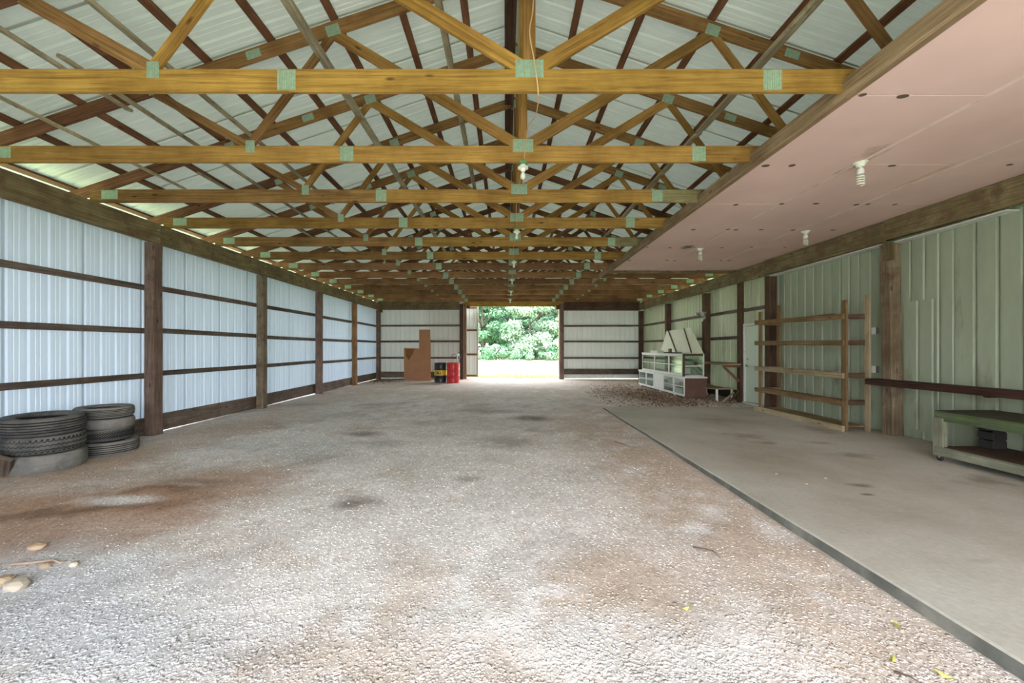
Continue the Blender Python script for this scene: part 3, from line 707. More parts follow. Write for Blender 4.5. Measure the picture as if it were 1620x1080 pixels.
ORD = ['', 'nearest', 'second', 'third', 'fourth', 'fifth', 'sixth', 'seventh', 'eighth', 'ninth', 'tenth', 'eleventh', 'twelfth', 'farthest']
def truss(i):
    y = T0+(i-1)*TS; h = .038; Wb = .19; zc = CH+Wb/2
    if i < 1: lab = f'timber roof truss outside the picture, {("directly above", "first behind", "second behind", "third behind")[-i]} the camera'
    elif i == 1: lab = 'nearest yellow timber roof truss, its long beam crossing the whole top of the picture'
    elif i == 13: lab = 'farthest timber roof truss, directly in front of the back doorway header'
    else: lab = f'{ORD[i]} timber roof truss from the camera' + (', white bulb hanging from its beam' if i in (2, 4, 6, 8) else ', its end above the pink ceiling edge' if i < 8 else ', spanning wall to wall near the back')
    t = empty('roof_truss', (RX, y, CH), lab, 'roof truss', 'timber roof trusses' if i >= 1 else 'trusses out of view behind the camera')
    y_ = y
    rr = random.Random(100+i)
    Yw = M['yellow'] if i < 2 else M['yellow2'] if i < 7 else M['far']; Dk = M['chordbrown'] if i < 6 else M['brown']
    mid = Yw; sd_ = Yw if i < 3 else rr.choice([Yw, Yw, M['chordbrown']])
    ends = (-6.35, -2.03, 2.05, 6.42)
    for a, b, m in ((ends[0], ends[1], sd_), (ends[1], ends[2], mid), (ends[2], ends[3], M['beamlight'] if i in (3, 5) else Yw)):
        board('bottom_chord', (RX+a+.001, y_, zc), (RX+b-.001, y_, zc), Wb, h, m, t)
    for s in (-1, 1):
        a = (RX+s*.01, y_, top_z(RX)-.003); c = (RX+s*4.25, y_, top_z(RX+s*4.25)); b = (RX+s*7.2, y_, top_z(RX+s*7.2))
        board('top_chord', a, c, .155, h, Dk, t); board('top_chord', c, b, .155, h, M['brown'], t)
        n22 = Vector((RX+s*2.2, y_, top_z(RX+s*2.2)-.06)); n43 = Vector((RX+s*4.28, y_, top_z(RX+s*4.28)-.06))
        b0 = Vector((RX+s*.05, y_, CH+Wb+.01)); b3 = Vector((RX+s*3.18, y_, CH+Wb))
        board('web', b0, n22, .12, h-.001, Yw if i < 7 else Dk, t); board('web', n22, b3, .089, h-.002, Dk if rr.random() < .4 else Yw, t)
        board('web', b3, n43, .12 if i == 1 else .089, h-.003, Dk if s < 0 else Yw, t)
        plate(t, RX+s*3.12, y_, top_z(RX+s*3.12), .17, .10, s*math.atan(1/3))
        plate(t, n22.x, y_, n22.z+.03, .16, .13, s*math.atan(1/3)); plate(t, n43.x, y_, n43.z+.03, .13, .10, s*math.atan(1/3))
        plate(t, b3.x-s*.02, y_, CH+Wb-.01, .105, .14); plate(t, RX+s*2.04, y_, CH+Wb/2, .155, .17)
        plate(t, RX+s*6.05, y_, CH+.11, .24, .13)
    board('king_post', (RX, y_, CH+Wb+.005), (RX, y_, top_z(RX)-.08), .10, h-.004, M['yellow2'] if i < 4 else Dk, t)
    plate(t, RX, y_, CH+Wb-.0, .235, .15); plate(t, RX, y_, top_z(RX)-.06, .2, .15)
    return t
for i in range(-3, 14): truss(i)

# ------------------------------------------------------------------ dropped drywall ceiling over the slab
dc = empty('dropped_ceiling', (2.85, 5, CH), 'pink drywall ceiling under the trusses above the concrete slab', 'ceiling')
zt = CH-.004
cols = [(2.88, 4.068), (4.078, 5.286), (5.296, 6.47)]
tr = [T0+(k)*TS for k in range(-5, 7)]
for ci, (a, b) in enumerate(cols):
    cuts = [Y0+.05]+[q for j, q in enumerate(tr) if (j % 2 == (1 if ci != 1 else 0)) and q > Y0+.4]
    if cuts[-1] < 10.7: cuts.append(10.78)
    for j in range(len(cuts)-1):
        dz = random.uniform(-.004, 0.0)
        bx('drywall_panel', (a, cuts[j]+.005, zt-.013+dz), (b, cuts[j+1]-.005, zt+dz), M['drywall'], dc, b=.002)
for xj in (4.073, 5.291): board('joint_tape', (xj, Y0+.1, zt-.0155), (xj, 10.7, zt-.0155), .045, .003, M['tape'], dc, (0, 0, 1), b=.001)
for (a, b) in ((Y0+.05, 1.2), (1.203, 5.9), (5.903, 12.75)):
    board('edge_board', (2.845, a, zt+.03), (2.845, b, zt+.03), .14, .035, M['drywalledge'], dc, (1, 0, 0))
for (a, b) in ((Y0+.05, 3.3), (3.303, 8.1), (8.103, 10.75)):
    board('edge_batten', (2.905, a, zt-.022), (2.905, b, zt-.022), .07, .012, M['drywalledge'], dc, (0, 0, 1))
board('end_board', (2.87, 10.80, zt-.02), (6.44, 10.80, zt-.03), .11, .035, M['beam'], dc, (0, 1, 0))
nm = lathe_mesh([(.001, 0), (.055, 0), (.055, .002), (.001, .002)], M['nailspot'], 14)
for q in tr:
    if q < .5: continue
    for xx in (3.0, 3.42, 3.98, 4.14, 4.6, 5.2, 5.36, 5.9):
        if random.random() < .72:
            Mx = Matrix.Translation(Vector((xx+random.uniform(-.12, .12), q+random.uniform(-.03, .03), zt-.020))) @ Matrix.Diagonal((random.uniform(.55, .9), random.uniform(.4, .62), 1, 1)) @ Matrix.Rotation(.0, 4, 'Z')
            link(bpy.data.objects.new('nail_patch', nm), dc, Mx)

# ------------------------------------------------------------------ lamps
def bulb_lamp(i):
    y = T0+(i-1)*TS; x = RX+.0; z = CH
    t = empty('bulb_lamp', (x, y-.03, z), f'white porcelain bulb holder under the {ORD[i]} roof truss, on a green box' if i < 13 else '', 'lamp', 'bulb lamps along the middle of the shed')
    lathe('junction_box', [(.001, -.005), (.05, -.005), (.052, -.035), (.001, -.037)], (x, y-.03, z-.0), M['greenbox'], t, 8)
    lathe('lamp_holder', [(.03, -.037), (.035, -.06), (.06, -.066), (.062, -.078), (.035, -.088), (.024, -.115), (.001, -.117)], (x, y-.03, z), M['porcelain'], t, 24, close=False)
    lathe('bulb', [(.014, -.112), (.016, -.13), (.028, -.152), (.031, -.172), (.026, -.192), (.012, -.203), (.001, -.205)], (x, y-.03, z), M['porcelain'], t, 20, close=False)
for i in (2, 4, 6, 8, 10, 12): bulb_lamp(i)

def cfl(x, y, lab, tilt=0):
    z = zt-.018
    t = empty('spiral_lamp', (x, y, z), lab, 'lamp', 'spiral lamps under the pink ceiling')
    lathe('lamp_holder', [(.07, 0), (.07, -.008), (.05, -.02), (.042, -.035), (.034, -.05), (.001, -.05)], (x, y, z), M['porcelain'], t, 24, close=False)
    lathe('ballast', [(.017, -.045), (.017, -.065), (.032, -.075), (.036, -.12), (.028, -.135), (.001, -.136)], (x, y, z), M['white'], t, 20, close=False)
    pts = []
    for k in range(100):
        a = 2*PI*k/24; pts.append((x+.034*math.cos(a), y+.034*math.sin(a), z-.145-.115*k/100))
    tube('spiral_tube', pts, .0068, M['porcelain'], t, 6)
cfl(4.08, 4.47, 'near spiral bulb under the pink ceiling, at the smudged joint')
cfl(5.48, 7.1, 'middle spiral bulb under the pink ceiling, close to the right wall')
cfl(4.18, 8.35, 'far spiral bulb under the pink ceiling, beside a dark smoke stain')

# power cable sagging along the king posts
def cable():
    y1 = T0-.03; pts = []
    def q(px, py, d): return Vector(((px-800)*d/F, d, 1.5+(550-py)*d/F))
    raw = [q(846, -150, 3.2), q(844, 0, 3.22), q(838, 50, 3.22), q(845, 95, 3.22), q(851, 140, 3.22), q(851, 165, 3.4), q(846, 185, 3.8), q(836, 200, 4.1), q(833, 218, 4.4), q(831, 232, 4.49), q(829, 252, 4.49)]
    out = []
    for i in range(len(raw)-1):
        a, b = raw[i], raw[i+1]; p = raw[max(i-1, 0)]; n = raw[min(i+2, len(raw)-1)]
        for s in range(6):
            u = s/6; out.append(.5*((2*a)+(b-p)*u+(2*p-5*a+4*b-n)*u*u+(3*a-p-3*b+n)*u**3))
    out.append(raw[-1]); return out
c_ = tube('power_cable', cable(), .0055, M['cord']); tag(c_, 'tan power cable looping down past the nearest truss to the first bulb', 'cable')
for i in range(2, 12, 2):
    a = Vector((RX-.01, T0+(i-1)*TS-.03, CH-.02)); b = Vector((RX+.01, T0+(i+1)*TS-.03, CH-.02)); pts = []
    for k in range(15):
        u = k/14; p = a.lerp(b, u); p.z += .26*math.sin(u*PI)-.06*math.sin(u*4*PI); p.x += .03*math.sin(u*6); pts.append(p)
    o = tube('power_cable', pts, .005, M['cord']); tag(o, f'thin tan cable running from the bulb on the {ORD[i]} truss to the next bulb', 'cable')

# ------------------------------------------------------------------ tyres
def tyre(loc, R, W, kind, dusty, lab, tilt=(0, 0), grp=None):
    z0 = loc[2]
    t = empty('tyre', loc, lab, 'tyre', grp)
    mt = M['rubberdusty'] if dusty else M['rubber']
    Rm = Matrix.Translation(Vector(loc)) @ Matrix.Rotation(tilt[0], 4, 'X') @ Matrix.Rotation(tilt[1], 4, 'Y') @ Matrix.Translation(Vector((0, 0, W/2)))
    # casing: both sidewalls and the beads
    r0 = R*.56; prof = []
    h = W/2
    for (a, b) in ((r0+.015, -h*.45), (r0, -h*.62), (r0, -h*.78), (r0+.012, -h*.86), (r0+.05, -h*.93), (R*.82, -h*1.0), (R*.93, -h*.95), (R-.012, -h*.80)): prof.append((a, b))
    low = prof; up = [(a, -b) for a, b in prof[::-1]]
    V = []; Fs = []; seg = 64
    ring = low+[(R-.022, -h*.7), (R-.022, h*.7)]+up+[(R-.035, h*.6), (R-.035, -h*.6)]
    n = len(ring)
    for (a, b) in ring:
        for k in range(seg): an = 2*PI*k/seg; V.append((a*math.cos(an), a*math.sin(an), b))
    for i in range(n):
        j = (i+1) % n
        for k in range(seg): Fs.append((i*seg+k, i*seg+(k+1) % seg, j*seg+(k+1) % seg, j*seg+k))
    link(bpy.data.objects.new('casing', py_mesh('casing', V, Fs, [mt], True)), t, Rm)
    # tread with grooves
    nu = 41; nk = 240 if kind != 'rib' else 120; U = np.linspace(-1, 1, nu); A = np.arange(nk)*2*PI/nk
    uu, aa = np.meshgrid(U, A, indexing='ij')
    crown = R-.010*np.abs(uu)**3
    g = np.zeros_like(uu)
    if kind == 'rib':
        for c0 in (-.72, -.38, 0, .38, .72): g = np.maximum(g, np.exp(-((uu-c0)/.075)**4))
    elif kind == 'zigzag':
        tri = np.abs(((aa/(2*PI)*48) % 1)-.5)*4-1
        for c0 in (-.6, 0, .6): g = np.maximum(g, np.exp(-((uu-c0-.10*tri)/.06)**2))
        g = np.maximum(g, (np.abs(uu) > .78)*((aa/(2*PI)*48 % 1) < .3)*1.0)
    elif kind == 'block':
        g = np.maximum(g, (((aa/(2*PI)*60+uu*2.2) % 1) < .28)*.9); g = np.maximum(g, (((aa/(2*PI)*60-uu*2.2+.3) % 1) < .18)*.9)
        for c0 in (-.35, .35): g = np.maximum(g, np.exp(-((uu-c0)/.05)**2))
    else: g = .25*((aa/(2*PI)*60 % 1) < .12)*(np.abs(uu) > .6)+.4*np.exp(-((uu)/.05)**2)
    g[:2] = 0; g[-2:] = 0
    rr = crown-.012*g; rr[0] = R-.022; rr[-1] = R-.022
    X = rr*np.cos(aa); Y = rr*np.sin(aa); Z = uu*h*.80
    Vv = np.stack([X, Y, Z], -1).reshape(-1, 3); i_, k_ = np.meshgrid(np.arange(nu-1), np.arange(nk), indexing='ij')
    a = (i_*nk+k_).ravel(); b = (i_*nk+(k_+1) % nk).ravel()
    Fq = np.stack([a, b, b+nk, a+nk], 1)
    gf = ((g[:-1]+g[1:])*.5 > .45).ravel().astype(int)
    link(bpy.data.objects.new('tread', np_mesh('tread', Vv, Fq, [mt, M['groove']], kind == 'plain', mi=gf)), t, Rm)
    return t
TL = (-5.79, 4.87); TR_ = (-5.80, 5.62)
gl, g2 = 'left stack of three large tyres', 'right stack of four smaller tyres'
tyre((TL[0]+.03, TL[1]-.02, .0), .375, .225, 'plain', True, 'dusty pale smooth tyre at the bottom of the left stack', (0, .03), gl)
tyre((TL[0], TL[1]+.01, .228), .36, .215, 'zigzag', False, 'tyre with zigzag tread in the middle of the left stack', (.01, .035), gl)
tyre((TL[0]-.01, TL[1], .448), .372, .215, 'rib', False, 'dark ribbed tyre lying on top of the left stack', (.02, .03), gl)
tyre((TR_[0]+.04, TR_[1], .0), .345, .185, 'rib', True, 'grey ribbed tyre at the bottom of the right stack', (0, .03), g2)
tyre((TR_[0]-.01, TR_[1], .187), .325, .17, 'block', False, 'block-tread tyre second from the ground in the right stack', (0, .0), g2)
tyre((TR_[0]-.01, TR_[1]+.01, .362), .322, .145, 'plain', True, 'worn smooth tyre third from the ground in the right stack', (.0, .05), g2)
tyre((TR_[0]-.01, TR_[1]+.01, .512), .322, .145, 'rib', True, 'thin ribbed tyre on top of the right stack', (0, .02), g2)
# brown timber offcut at the picture's left edge
o = board('timber_offcut', (-5.93, 4.50, .0), (-5.72, 4.36, .27), .30, .05, M['skirt'], None, (.5, -1, .1)); o.matrix_world.translation += Vector((.0, 0, .02))
tag(o, 'brown timber offcut leaning on the left tyre stack', 'timber')

# ------------------------------------------------------------------ cardboard
def prism(name, poly, th, Mx, mat, parent=None):
    n = len(poly); V = [(x, -th/2, z) for x, z in poly]+[(x, th/2, z) for x, z in poly]
    Fs = [tuple(range(n)), tuple(range(2*n-1, n-1, -1))]+[(i+n, i+n-(n if 0 else 0)+0, 0, 0) for i in []]
    for i in range(n): j = (i+1) % n; Fs.append((i, i+n, j+n, j))
    me = py_mesh(name, V, Fs, [mat]); bm = bmesh.new(); bm.from_mesh(me); bmesh.ops.recalc_face_normals(bm, faces=bm.faces); bm.to_mesh(me); bm.free()
    return link(bpy.data.objects.new(name, me), parent, Mx)
cb = empty('cardboard_sheet', (-3.95, 17.6, 0), 'flattened brown L-shaped cardboard leaning before the back wall', 'cardboard')
tl = Matrix.Rotation(math.radians(-4), 4, 'X')
prism('main_sheet', [(-.62, 0.04), (.58, -.02), (.56, 1.5), (.52, 2.33), (.02, 2.33), (.03, 1.47), (-.66, 1.5)], .012, Matrix.Translation((-3.95, 17.5, 0)) @ tl, M['tan'], cb)
prism('torn_flap', [(-.60, 1.46), (-.18, 1.46), (-.25, 1.25), (-.42, .95), (-.55, 1.1)], .008, Matrix.Translation((-3.95, 17.478, 0)) @ tl, plain('brown_torn_card', (.22, .095, .03), .9), cb)

# ------------------------------------------------------------------ drums
def drum(x, y, r, h, mat, lab):
    t = empty('oil_drum', (x, y, 0), lab, 'drum')
    p = [(.001, .012), (r-.012, .012), (r-.004, 0), (r+.003, .006), (r+.003, .018), (r, .024)]
    for zc in (.34, .66):
        p += [(r, h*zc-.03), (r+.010, h*zc-.01), (r+.010, h*zc+.01), (r, h*zc+.03)]
    p += [(r, h-.024), (r+.003, h-.018), (r+.003, h-.004), (r-.004, h), (r-.010, h-.004), (r-.012, h-.02), (.001, h-.02)]
    lathe('barrel', p, (x, y, 0), mat, t, 48)
    lathe('bung', [(.001, 0), (.03, 0), (.03, .012), (.001, .014)], (x+r*.6, y-.05, h-.02), M['metal'], t, 12)
    lathe('bung', [(.001, 0), (.018, 0), (.018, .01), (.001, .012)], (x-r*.6, y+.03, h-.02), M['metal'], t, 12)
    return t
t = drum(-2.83, 16.95, .272, .85, M['black'], 'black oil drum with a yellow band and letters, left of the red drum')
lathe('label_band', [(.2735, .29), (.2745, .30), (.2745, .555), (.2735, .565)], (-2.83, 16.95, 0), M['yellowpaint'], t, 48, close=False)
def letters(txt, cx, cy, r, z, size, a0, parent):
    cu = bpy.data.curves.new('lettering', 'FONT'); cu.body = txt; cu.size = size; cu.extrude = .0015; cu.offset = .008
    ob = bpy.data.objects.new('tmp_lettering', cu); COL.objects.link(ob); bpy.context.view_layer.update()
    me = bpy.data.meshes.new_from_object(ob.evaluated_get(bpy.context.evaluated_depsgraph_get())); bpy.data.objects.remove(ob)
    for v in me.vertices:
        x_, y_, z_ = v.co; a = a0+x_/r; rr = r+z_+.002
        v.co = (rr*math.sin(a), -rr*math.cos(a), y_)
    me.materials.clear(); me.materials.append(M['black'])
    return link(bpy.data.objects.new('lettering', me), parent, Matrix.Translation((cx, cy, z)))
letters('CAT', -2.83, 16.95, .2745, .36, .175, -.93, t)
letters('CAT', -2.83, 16.95, .2745, .36, .175, 1.9, t)
drum(-2.25, 16.75, .275, .86, M['red'], 'red oil drum with a hand pump, beside the left door post')
hp = empty('hand_pump', (-2.08, 16.72, .85), 'hand-crank pump standing in the red drum', 'pump')
tube('suction_pipe', [(-2.08, 16.72, .80), (-2.08, 16.72, 1.14)], .024, M['white'], hp, 12)
lathe('pump_head', [(.001, -.05), (.055, -.05), (.065, -.03), (.065, .03), (.055, .05), (.001, .05)], (-2.06, 16.72, 1.19), M['metal'], hp, 20, Matrix.Rotation(PI/2, 4, 'X'))
tube('spout', [(-2.1, 16.70, 1.2), (-2.18, 16.66, 1.24), (-2.27, 16.62, 1.22), (-2.31, 16.6, 1.13)], .018, M['metal'], hp, 10)
tube('crank', [(-2.06, 16.66, 1.19), (-2.06, 16.61, 1.19), (-1.95, 16.61, 1.06), (-1.95, 16.53, 1.05)], .011, M['metal'], hp, 8)
tube('hose', [(-2.05, 16.74, 1.24), (-1.99, 16.74, 1.32), (-1.93, 16.72, 1.25), (-1.92, 16.72, 1.05)], .012, M['black'], hp, 8)

# ------------------------------------------------------------------ display cabinets on the right
def window_door(parent, X, ya, yb, z0, z1, mat, cols_=1, rows=2, name='door', fw=.05):
    d = bpy.data.objects.new(name, None)
    link(d, parent, Matrix.Translation(Vector((X, (ya+yb)/2, z0))))
    bx('stile', (X-.015, ya, z0), (X+.015, ya+fw, z1), mat, d); bx('stile', (X-.015, yb-fw, z0), (X+.015, yb, z1), mat, d)
    bx('rail', (X-.015, ya+fw, z0), (X+.015, yb-fw, z0+fw), mat, d); bx('rail', (X-.015, ya+fw, z1-fw), (X+.015, yb-fw, z1), mat, d)
    zm = (z0+z1)/2
    bx('glazing_bar', (X-.012, ya+fw, zm-.014), (X+.012, yb-fw, zm+.014), mat, d)
    bx('pane', (X-.003, ya+fw, z0+fw), (X+.003, yb-fw, zm-.014), M['glass'], d, b=.0005); bx('pane', (X-.003, ya+fw, zm+.014), (X+.003, yb-fw, z1-fw), M['glass'], d, b=.0005)
    return d
CX0, CX1 = 5.28, 5.95; CY0, CY1 = 11.5, 15.4
lc = empty('base_cabinet', (5.6, 13.4, 0), 'white glazed base cabinet on the ground with a brown end panel', 'cabinet')
bx('plinth', (CX0+.06, CY0+.1, 0.0), (CX1, CY1-.1, .05), M['dark'], lc)
bx('bottom', (CX0, CY0+.02, .05), (CX1, CY1, .08), M['white'], lc); bx('top', (CX0-.03, CY0-.02, .60), (CX1+.01, CY1+.02, .64), M['white'], lc)
bx('back_panel', (CX1-.02, CY0+.03, .08), (CX1, CY1, .60), M['white'], lc); bx('end_panel', (CX0+.02, CY0, .02), (CX1, CY0+.025, .60), M['brownpanel'], lc)
bx('end_panel', (CX0+.02, CY1-.025, .02), (CX1, CY1, .60), M['white'], lc); bx('shelf', (CX0+.06, CY0+.03, .32), (CX1-.03, CY1-.03, .335), M['white'], lc)
ycut = [(11.5, 12.22), (12.24, 13.02), (13.02, 13.85), (13.87, 14.6), (14.62, 15.4)]
for k, (a, b) in enumerate(ycut):
    if k == 2: bx('solid_panel', (CX0, a+.0, .06), (CX0+.025, b, .60), M['white'], lc)
    else: window_door(lc, CX0+.012, a, b, .08, .60, M['white'], fw=.04)
bx('leg', (CX0, 12.2, -.0), (CX0+.06, 12.26, .08), M['white'], lc); bx('leg', (CX0, 13.3, -.0), (CX0+.06, 13.36, .08), M['white'], lc)
uc = empty('glass_showcase', (5.6, 13.3, .64), 'white framed glass showcase standing on the base cabinet', 'cabinet')
UX0, UX1, UY0, UY1, UZ0, UZ1 = 5.30, 5.93, 11.62, 15.1, .642, 1.32
bx('base', (UX0, UY0, UZ0), (UX1, UY1, UZ0+.035), M['white'], uc); bx('top', (UX0-.01, UY0+.02, UZ1-.05), (UX1, UY1+.02, UZ1), M['white'], uc)
bx('back_panel', (UX1-.02, UY0+.04, UZ0+.035), (UX1-.014, UY1, UZ1-.05), M['glass'], uc); bx('shelf', (UX0+.04, UY0+.05, .975), (UX1-.03, UY1-.03, .985), M['glass'], uc)
sec = [(11.66, 12.66), (12.66, 13.86), (13.86, 15.1)]
for a, b in sec: window_door(uc, UX0+.015, a, b, UZ0+.035, UZ1-.05, M['white'], name='sliding_door', fw=.035)
bx('end_post', (UX0-.005, UY0-.03, UZ0), (UX0+.05, UY0+.03, UZ1), M['postdark'], uc); bx('end_post', (UX1-.04, UY0-.02, UZ0), (UX1, UY0+.02, UZ1), M['white'], uc)
bx('end_rail', (UX0+.05, UY0-.02, UZ1-.06), (UX1-.04, UY0+.02, UZ1-.005), M['postdark'], uc); bx('end_rail', (UX0+.05, UY0-.01, UZ0+.3), (UX1-.04, UY0+.01, UZ0+.325), M['white'], uc)
bx('end_pane', (UX0+.05, UY0-.003, UZ0+.036), (UX1-.04, UY0+.003, UZ0+.3), M['glass'], uc, b=.0005); bx('end_pane', (UX0+.05, UY0-.003, UZ0+.325), (UX1-.04, UY0+.003, UZ1-.06), M['glass'], uc, b=.0005)
# stored items inside
o = bx('storage_box', (5.45, 12.0, .085), (5.75, 12.5, .25), M['white']); tag(o, 'white box on the bottom of the base cabinet, behind the nearest glass door', 'box')
o = bx('storage_box', (5.45, 12.75, .336), (5.7, 13.05, .50), M['white']); tag(o, 'white box on the shelf inside the base cabinet', 'box')
o = bx('storage_box', (5.5, 12.2, .68), (5.8, 12.9, .86), M['white']); tag(o, 'white box inside the glass showcase', 'box')
# slanted cream hood on top
hd = empty('slanted_hood', (5.75, 13.0, 1.33), 'cream slanted sheet hood with dark diagonal bars lying on the showcase', 'hood')
def quad_panel(name, pts, th, mat, parent):
    pts = [Vector(p) for p in pts]; c = sum(pts, Vector())/len(pts); n = (pts[1]-pts[0]).cross(pts[2]-pts[0]).normalized()*th/2
    V = [p-c-n for p in pts]+[p-c+n for p in pts]; k = len(pts)
    Fs = [tuple(range(k))[::-1], tuple(range(k, 2*k))]+[(i, (i+1) % k, (i+1) % k+k, i+k) for i in range(k)]
    me = py_mesh(name, V, Fs, [mat]); bm = bmesh.new(); bm.from_mesh(me); bmesh.ops.recalc_face_normals(bm, faces=bm.faces); bm.to_mesh(me); bm.free()
    return link(bpy.data.objects.new(name, me), parent, Matrix.Translation(c))
quad_panel('hood_sheet', [(5.72, 14.35, 1.335), (5.72, 11.95, 1.335), (5.93, 12.95, 2.13), (5.93, 14.3, 2.12)], .02, M['cream'], hd)
quad_panel('hood_end_sheet', [(5.72, 11.93, 1.335), (5.93, 11.65, 1.335), (5.98, 12.55, 2.16), (5.93, 12.93, 2.14)], .02, M['cream'], hd)
board('diagonal_bar', (5.90, 14.1, 2.12), (5.69, 12.95, 1.34), .035, .03, M['brownpanel'], hd, (1, 0, -.3))
board('diagonal_bar', (5.915, 12.9, 2.14), (5.70, 11.93, 1.35), .03, .03, M['brownpanel'], hd, (1, 0, -.3))
bx('foot_bar', (5.40, 12.6, 1.322), (5.72, 13.3, 1.35), M['dark'], hd); bx('foot_block', (5.5, 13.0, 1.35), (5.56, 13.15, 1.47), M['brownpanel'], hd)
bx('foot_plate', (5.5, 14.1, 1.322), (5.75, 14.8, 1.40), M['white'], hd)

# floodlights on the fourth right post
fl_ = empty('security_light', (6.36, 12.5, 2.5), 'twin-head silver security light on the dark post above the cabinets', 'light')
bx('mount_plate', (6.33, 12.40, 2.42), (6.38, 12.52, 2.54), M['metal'], fl_)
for dy, sgn in ((-.18, -1), (.12, 1)):
    lathe('lamp_head', [(.001, .10), (.03, .10), (.045, .05), (.075, -.04), (.078, -.06), (.001, -.05)], (6.22, 12.42+dy, 2.58), M['metal'], fl_, 20, Matrix.Rotation(math.radians(70), 4, 'Y') @ Matrix.Rotation(sgn*.4, 4, 'X'))
tube('arm', [(6.34, 12.44, 2.48), (6.27, 12.42, 2.50), (6.24, 12.26, 2.56)], .012, M['metal'], fl_); tube('arm', [(6.34, 12.46, 2.48), (6.28, 12.48, 2.50), (6.25, 12.52, 2.56)], .012, M['metal'], fl_)
lathe('sensor', [(.001, .04), (.025, .035), (.03, 0), (.02, -.035), (.001, -.04)], (6.27, 12.4, 2.38), M['white'], fl_, 16)

# wall shelf and low bench past the cabinets
ws = empty('wall_shelf', (6.2, 11.2, 1.0), 'thin plank wall shelf on brown brackets between cabinets and door', 'shelf')
board('shelf_board', (6.15, 10.55, 1.05), (6.15, 12.35, 1.06), .48, .03, M['racklight'], ws, (0, 0, 1))
for yb in (10.62, 12.25):
    board('bracket_arm', (5.93, yb, 1.01), (6.38, yb, 1.01), .09, .04, M['brown'], ws, (0, 1, 0)); board('bracket_brace', (5.97, yb, .97), (6.38, yb, .58), .06, .04, M['brown'], ws, (0, 1, 0))
lb = empty('low_bench', (6.15, 11.2, 0), 'low bench with a pale sagging plank top under the wall shelf', 'bench')
V = []; Fs = []
n = 12
for i in range(n+1):
    u = i/n; yy = 10.75+1.6*u; z = .38-.035*math.sin(u*PI)
    for (xx, dz) in ((5.85, 0), (6.38, 0), (6.38, -.03), (5.85, -.03)): V.append((xx-6.1, yy-11.5, z+dz-.38))
for i in range(n):
    for k in range(4): Fs.append((i*4+k, i*4+(k+1) % 4, (i+1)*4+(k+1) % 4, (i+1)*4+k))
Fs += [(0, 1, 2, 3), (n*4+3, n*4+2, n*4+1, n*4)]
link(bpy.data.objects.new('bench_top', py_mesh('btop', V, Fs, [M['racklight']])), lb, Matrix.Translation((6.1, 11.5, .38)))
for yy in (10.85, 12.2):
    for xx in (5.88, 6.30): bx('leg', (xx, yy, 0), (xx+.05, yy+.05, .352), M['white'], lb)
bx('under_shade_board', (6.33, 10.85, .1), (6.36, 12.2, .34), M['dark'], lb)  # near-black board added as the shade under the bench
# scraps leaning by the door post
for k, (a, b, lab) in enumerate((((6.05, 10.52, .0), (6.36, 10.60, .34), 'short dark offcut leaning at the foot of the door post'), ((5.9, 10.62, .01), (6.3, 10.72, .27), 'pale offcut leaning at the end of the low bench'))):
    o = board('timber_offcut', a, b, .05, .025, (M['postdark'], M['racklight'])[k], None, (0, 1, 0)); tag(o, lab, 'timber')

# ------------------------------------------------------------------ storage rack
rk = empty('storage_rack', (6.1, 7.9, .045), 'open pine shelf rack standing on the slab against the right wall', 'shelf rack')
RXa, RXb, RYa, RYb = 5.88, 6.32, 6.76, 9.0
for (xx, yy, zt_, m) in ((RXa, RYa, 2.33, 'rack'), (RXb-.03, RYa+.02, 2.42, 'racklight'), (RXa, RYb, 2.33, 'rack'), (RXb-.03, RYb-.02, 2.48, 'rack')):
    board('upright', (xx+.02, yy, .045), (xx+.02, yy, zt_), .09, .04, M[m], rk, (1, 0, 0))
for k, z in enumerate((2.06, 1.60, 1.03, .55)):
    m = M['racklight'] if k in (2,) else M['rack']
    board('front_rail', (RXa-.025, RYa-.03, z-.015), (RXa-.025, RYb+.12, z+(.03, .01, -.01, -.02)[k]), .095, .04, m, rk, (1, 0, 0))
    board('end_rail', (RXa+.04, RYa+.065, z-.01), (RXb+.02, RYa+.065, z-.01), .085, .035, M['postdark'], rk, (0, 1, 0))
    board('end_rail', (RXa+.04, RYb-.065, z), (RXb+.02, RYb-.065, z), .085, .035, M['rack'], rk, (0, 1, 0))
    if k >= 2: board('shelf_slat', (RXa+.05, RYa+.09, z+.035), (RXa+.05, RYb-.09, z+.035), .09, .018, m, rk, (0, 0, 1))
board('front_rail', (RXa-.03, RYa-.03, .095), (RXa-.03, RYb+.15, .095), .10, .045, M['racklight'], rk, (1, 0, 0))
for q in range(3): board('bottom_plank', (RXa+.09+.14*q, RYa+.05, .125), (RXa+.09+.14*q, RYb-.03, .125), .135, .022, M['rack'], rk, (0, 0, 1))
o = board('wood_strip', (5.87, 6.95, 2.105), (5.87, 7.55, 2.105), .05, .012, M['postdark'], None, (0, 0, 1)); tag(o, 'dark wood strip lying on the top rail of the storage rack', 'timber')

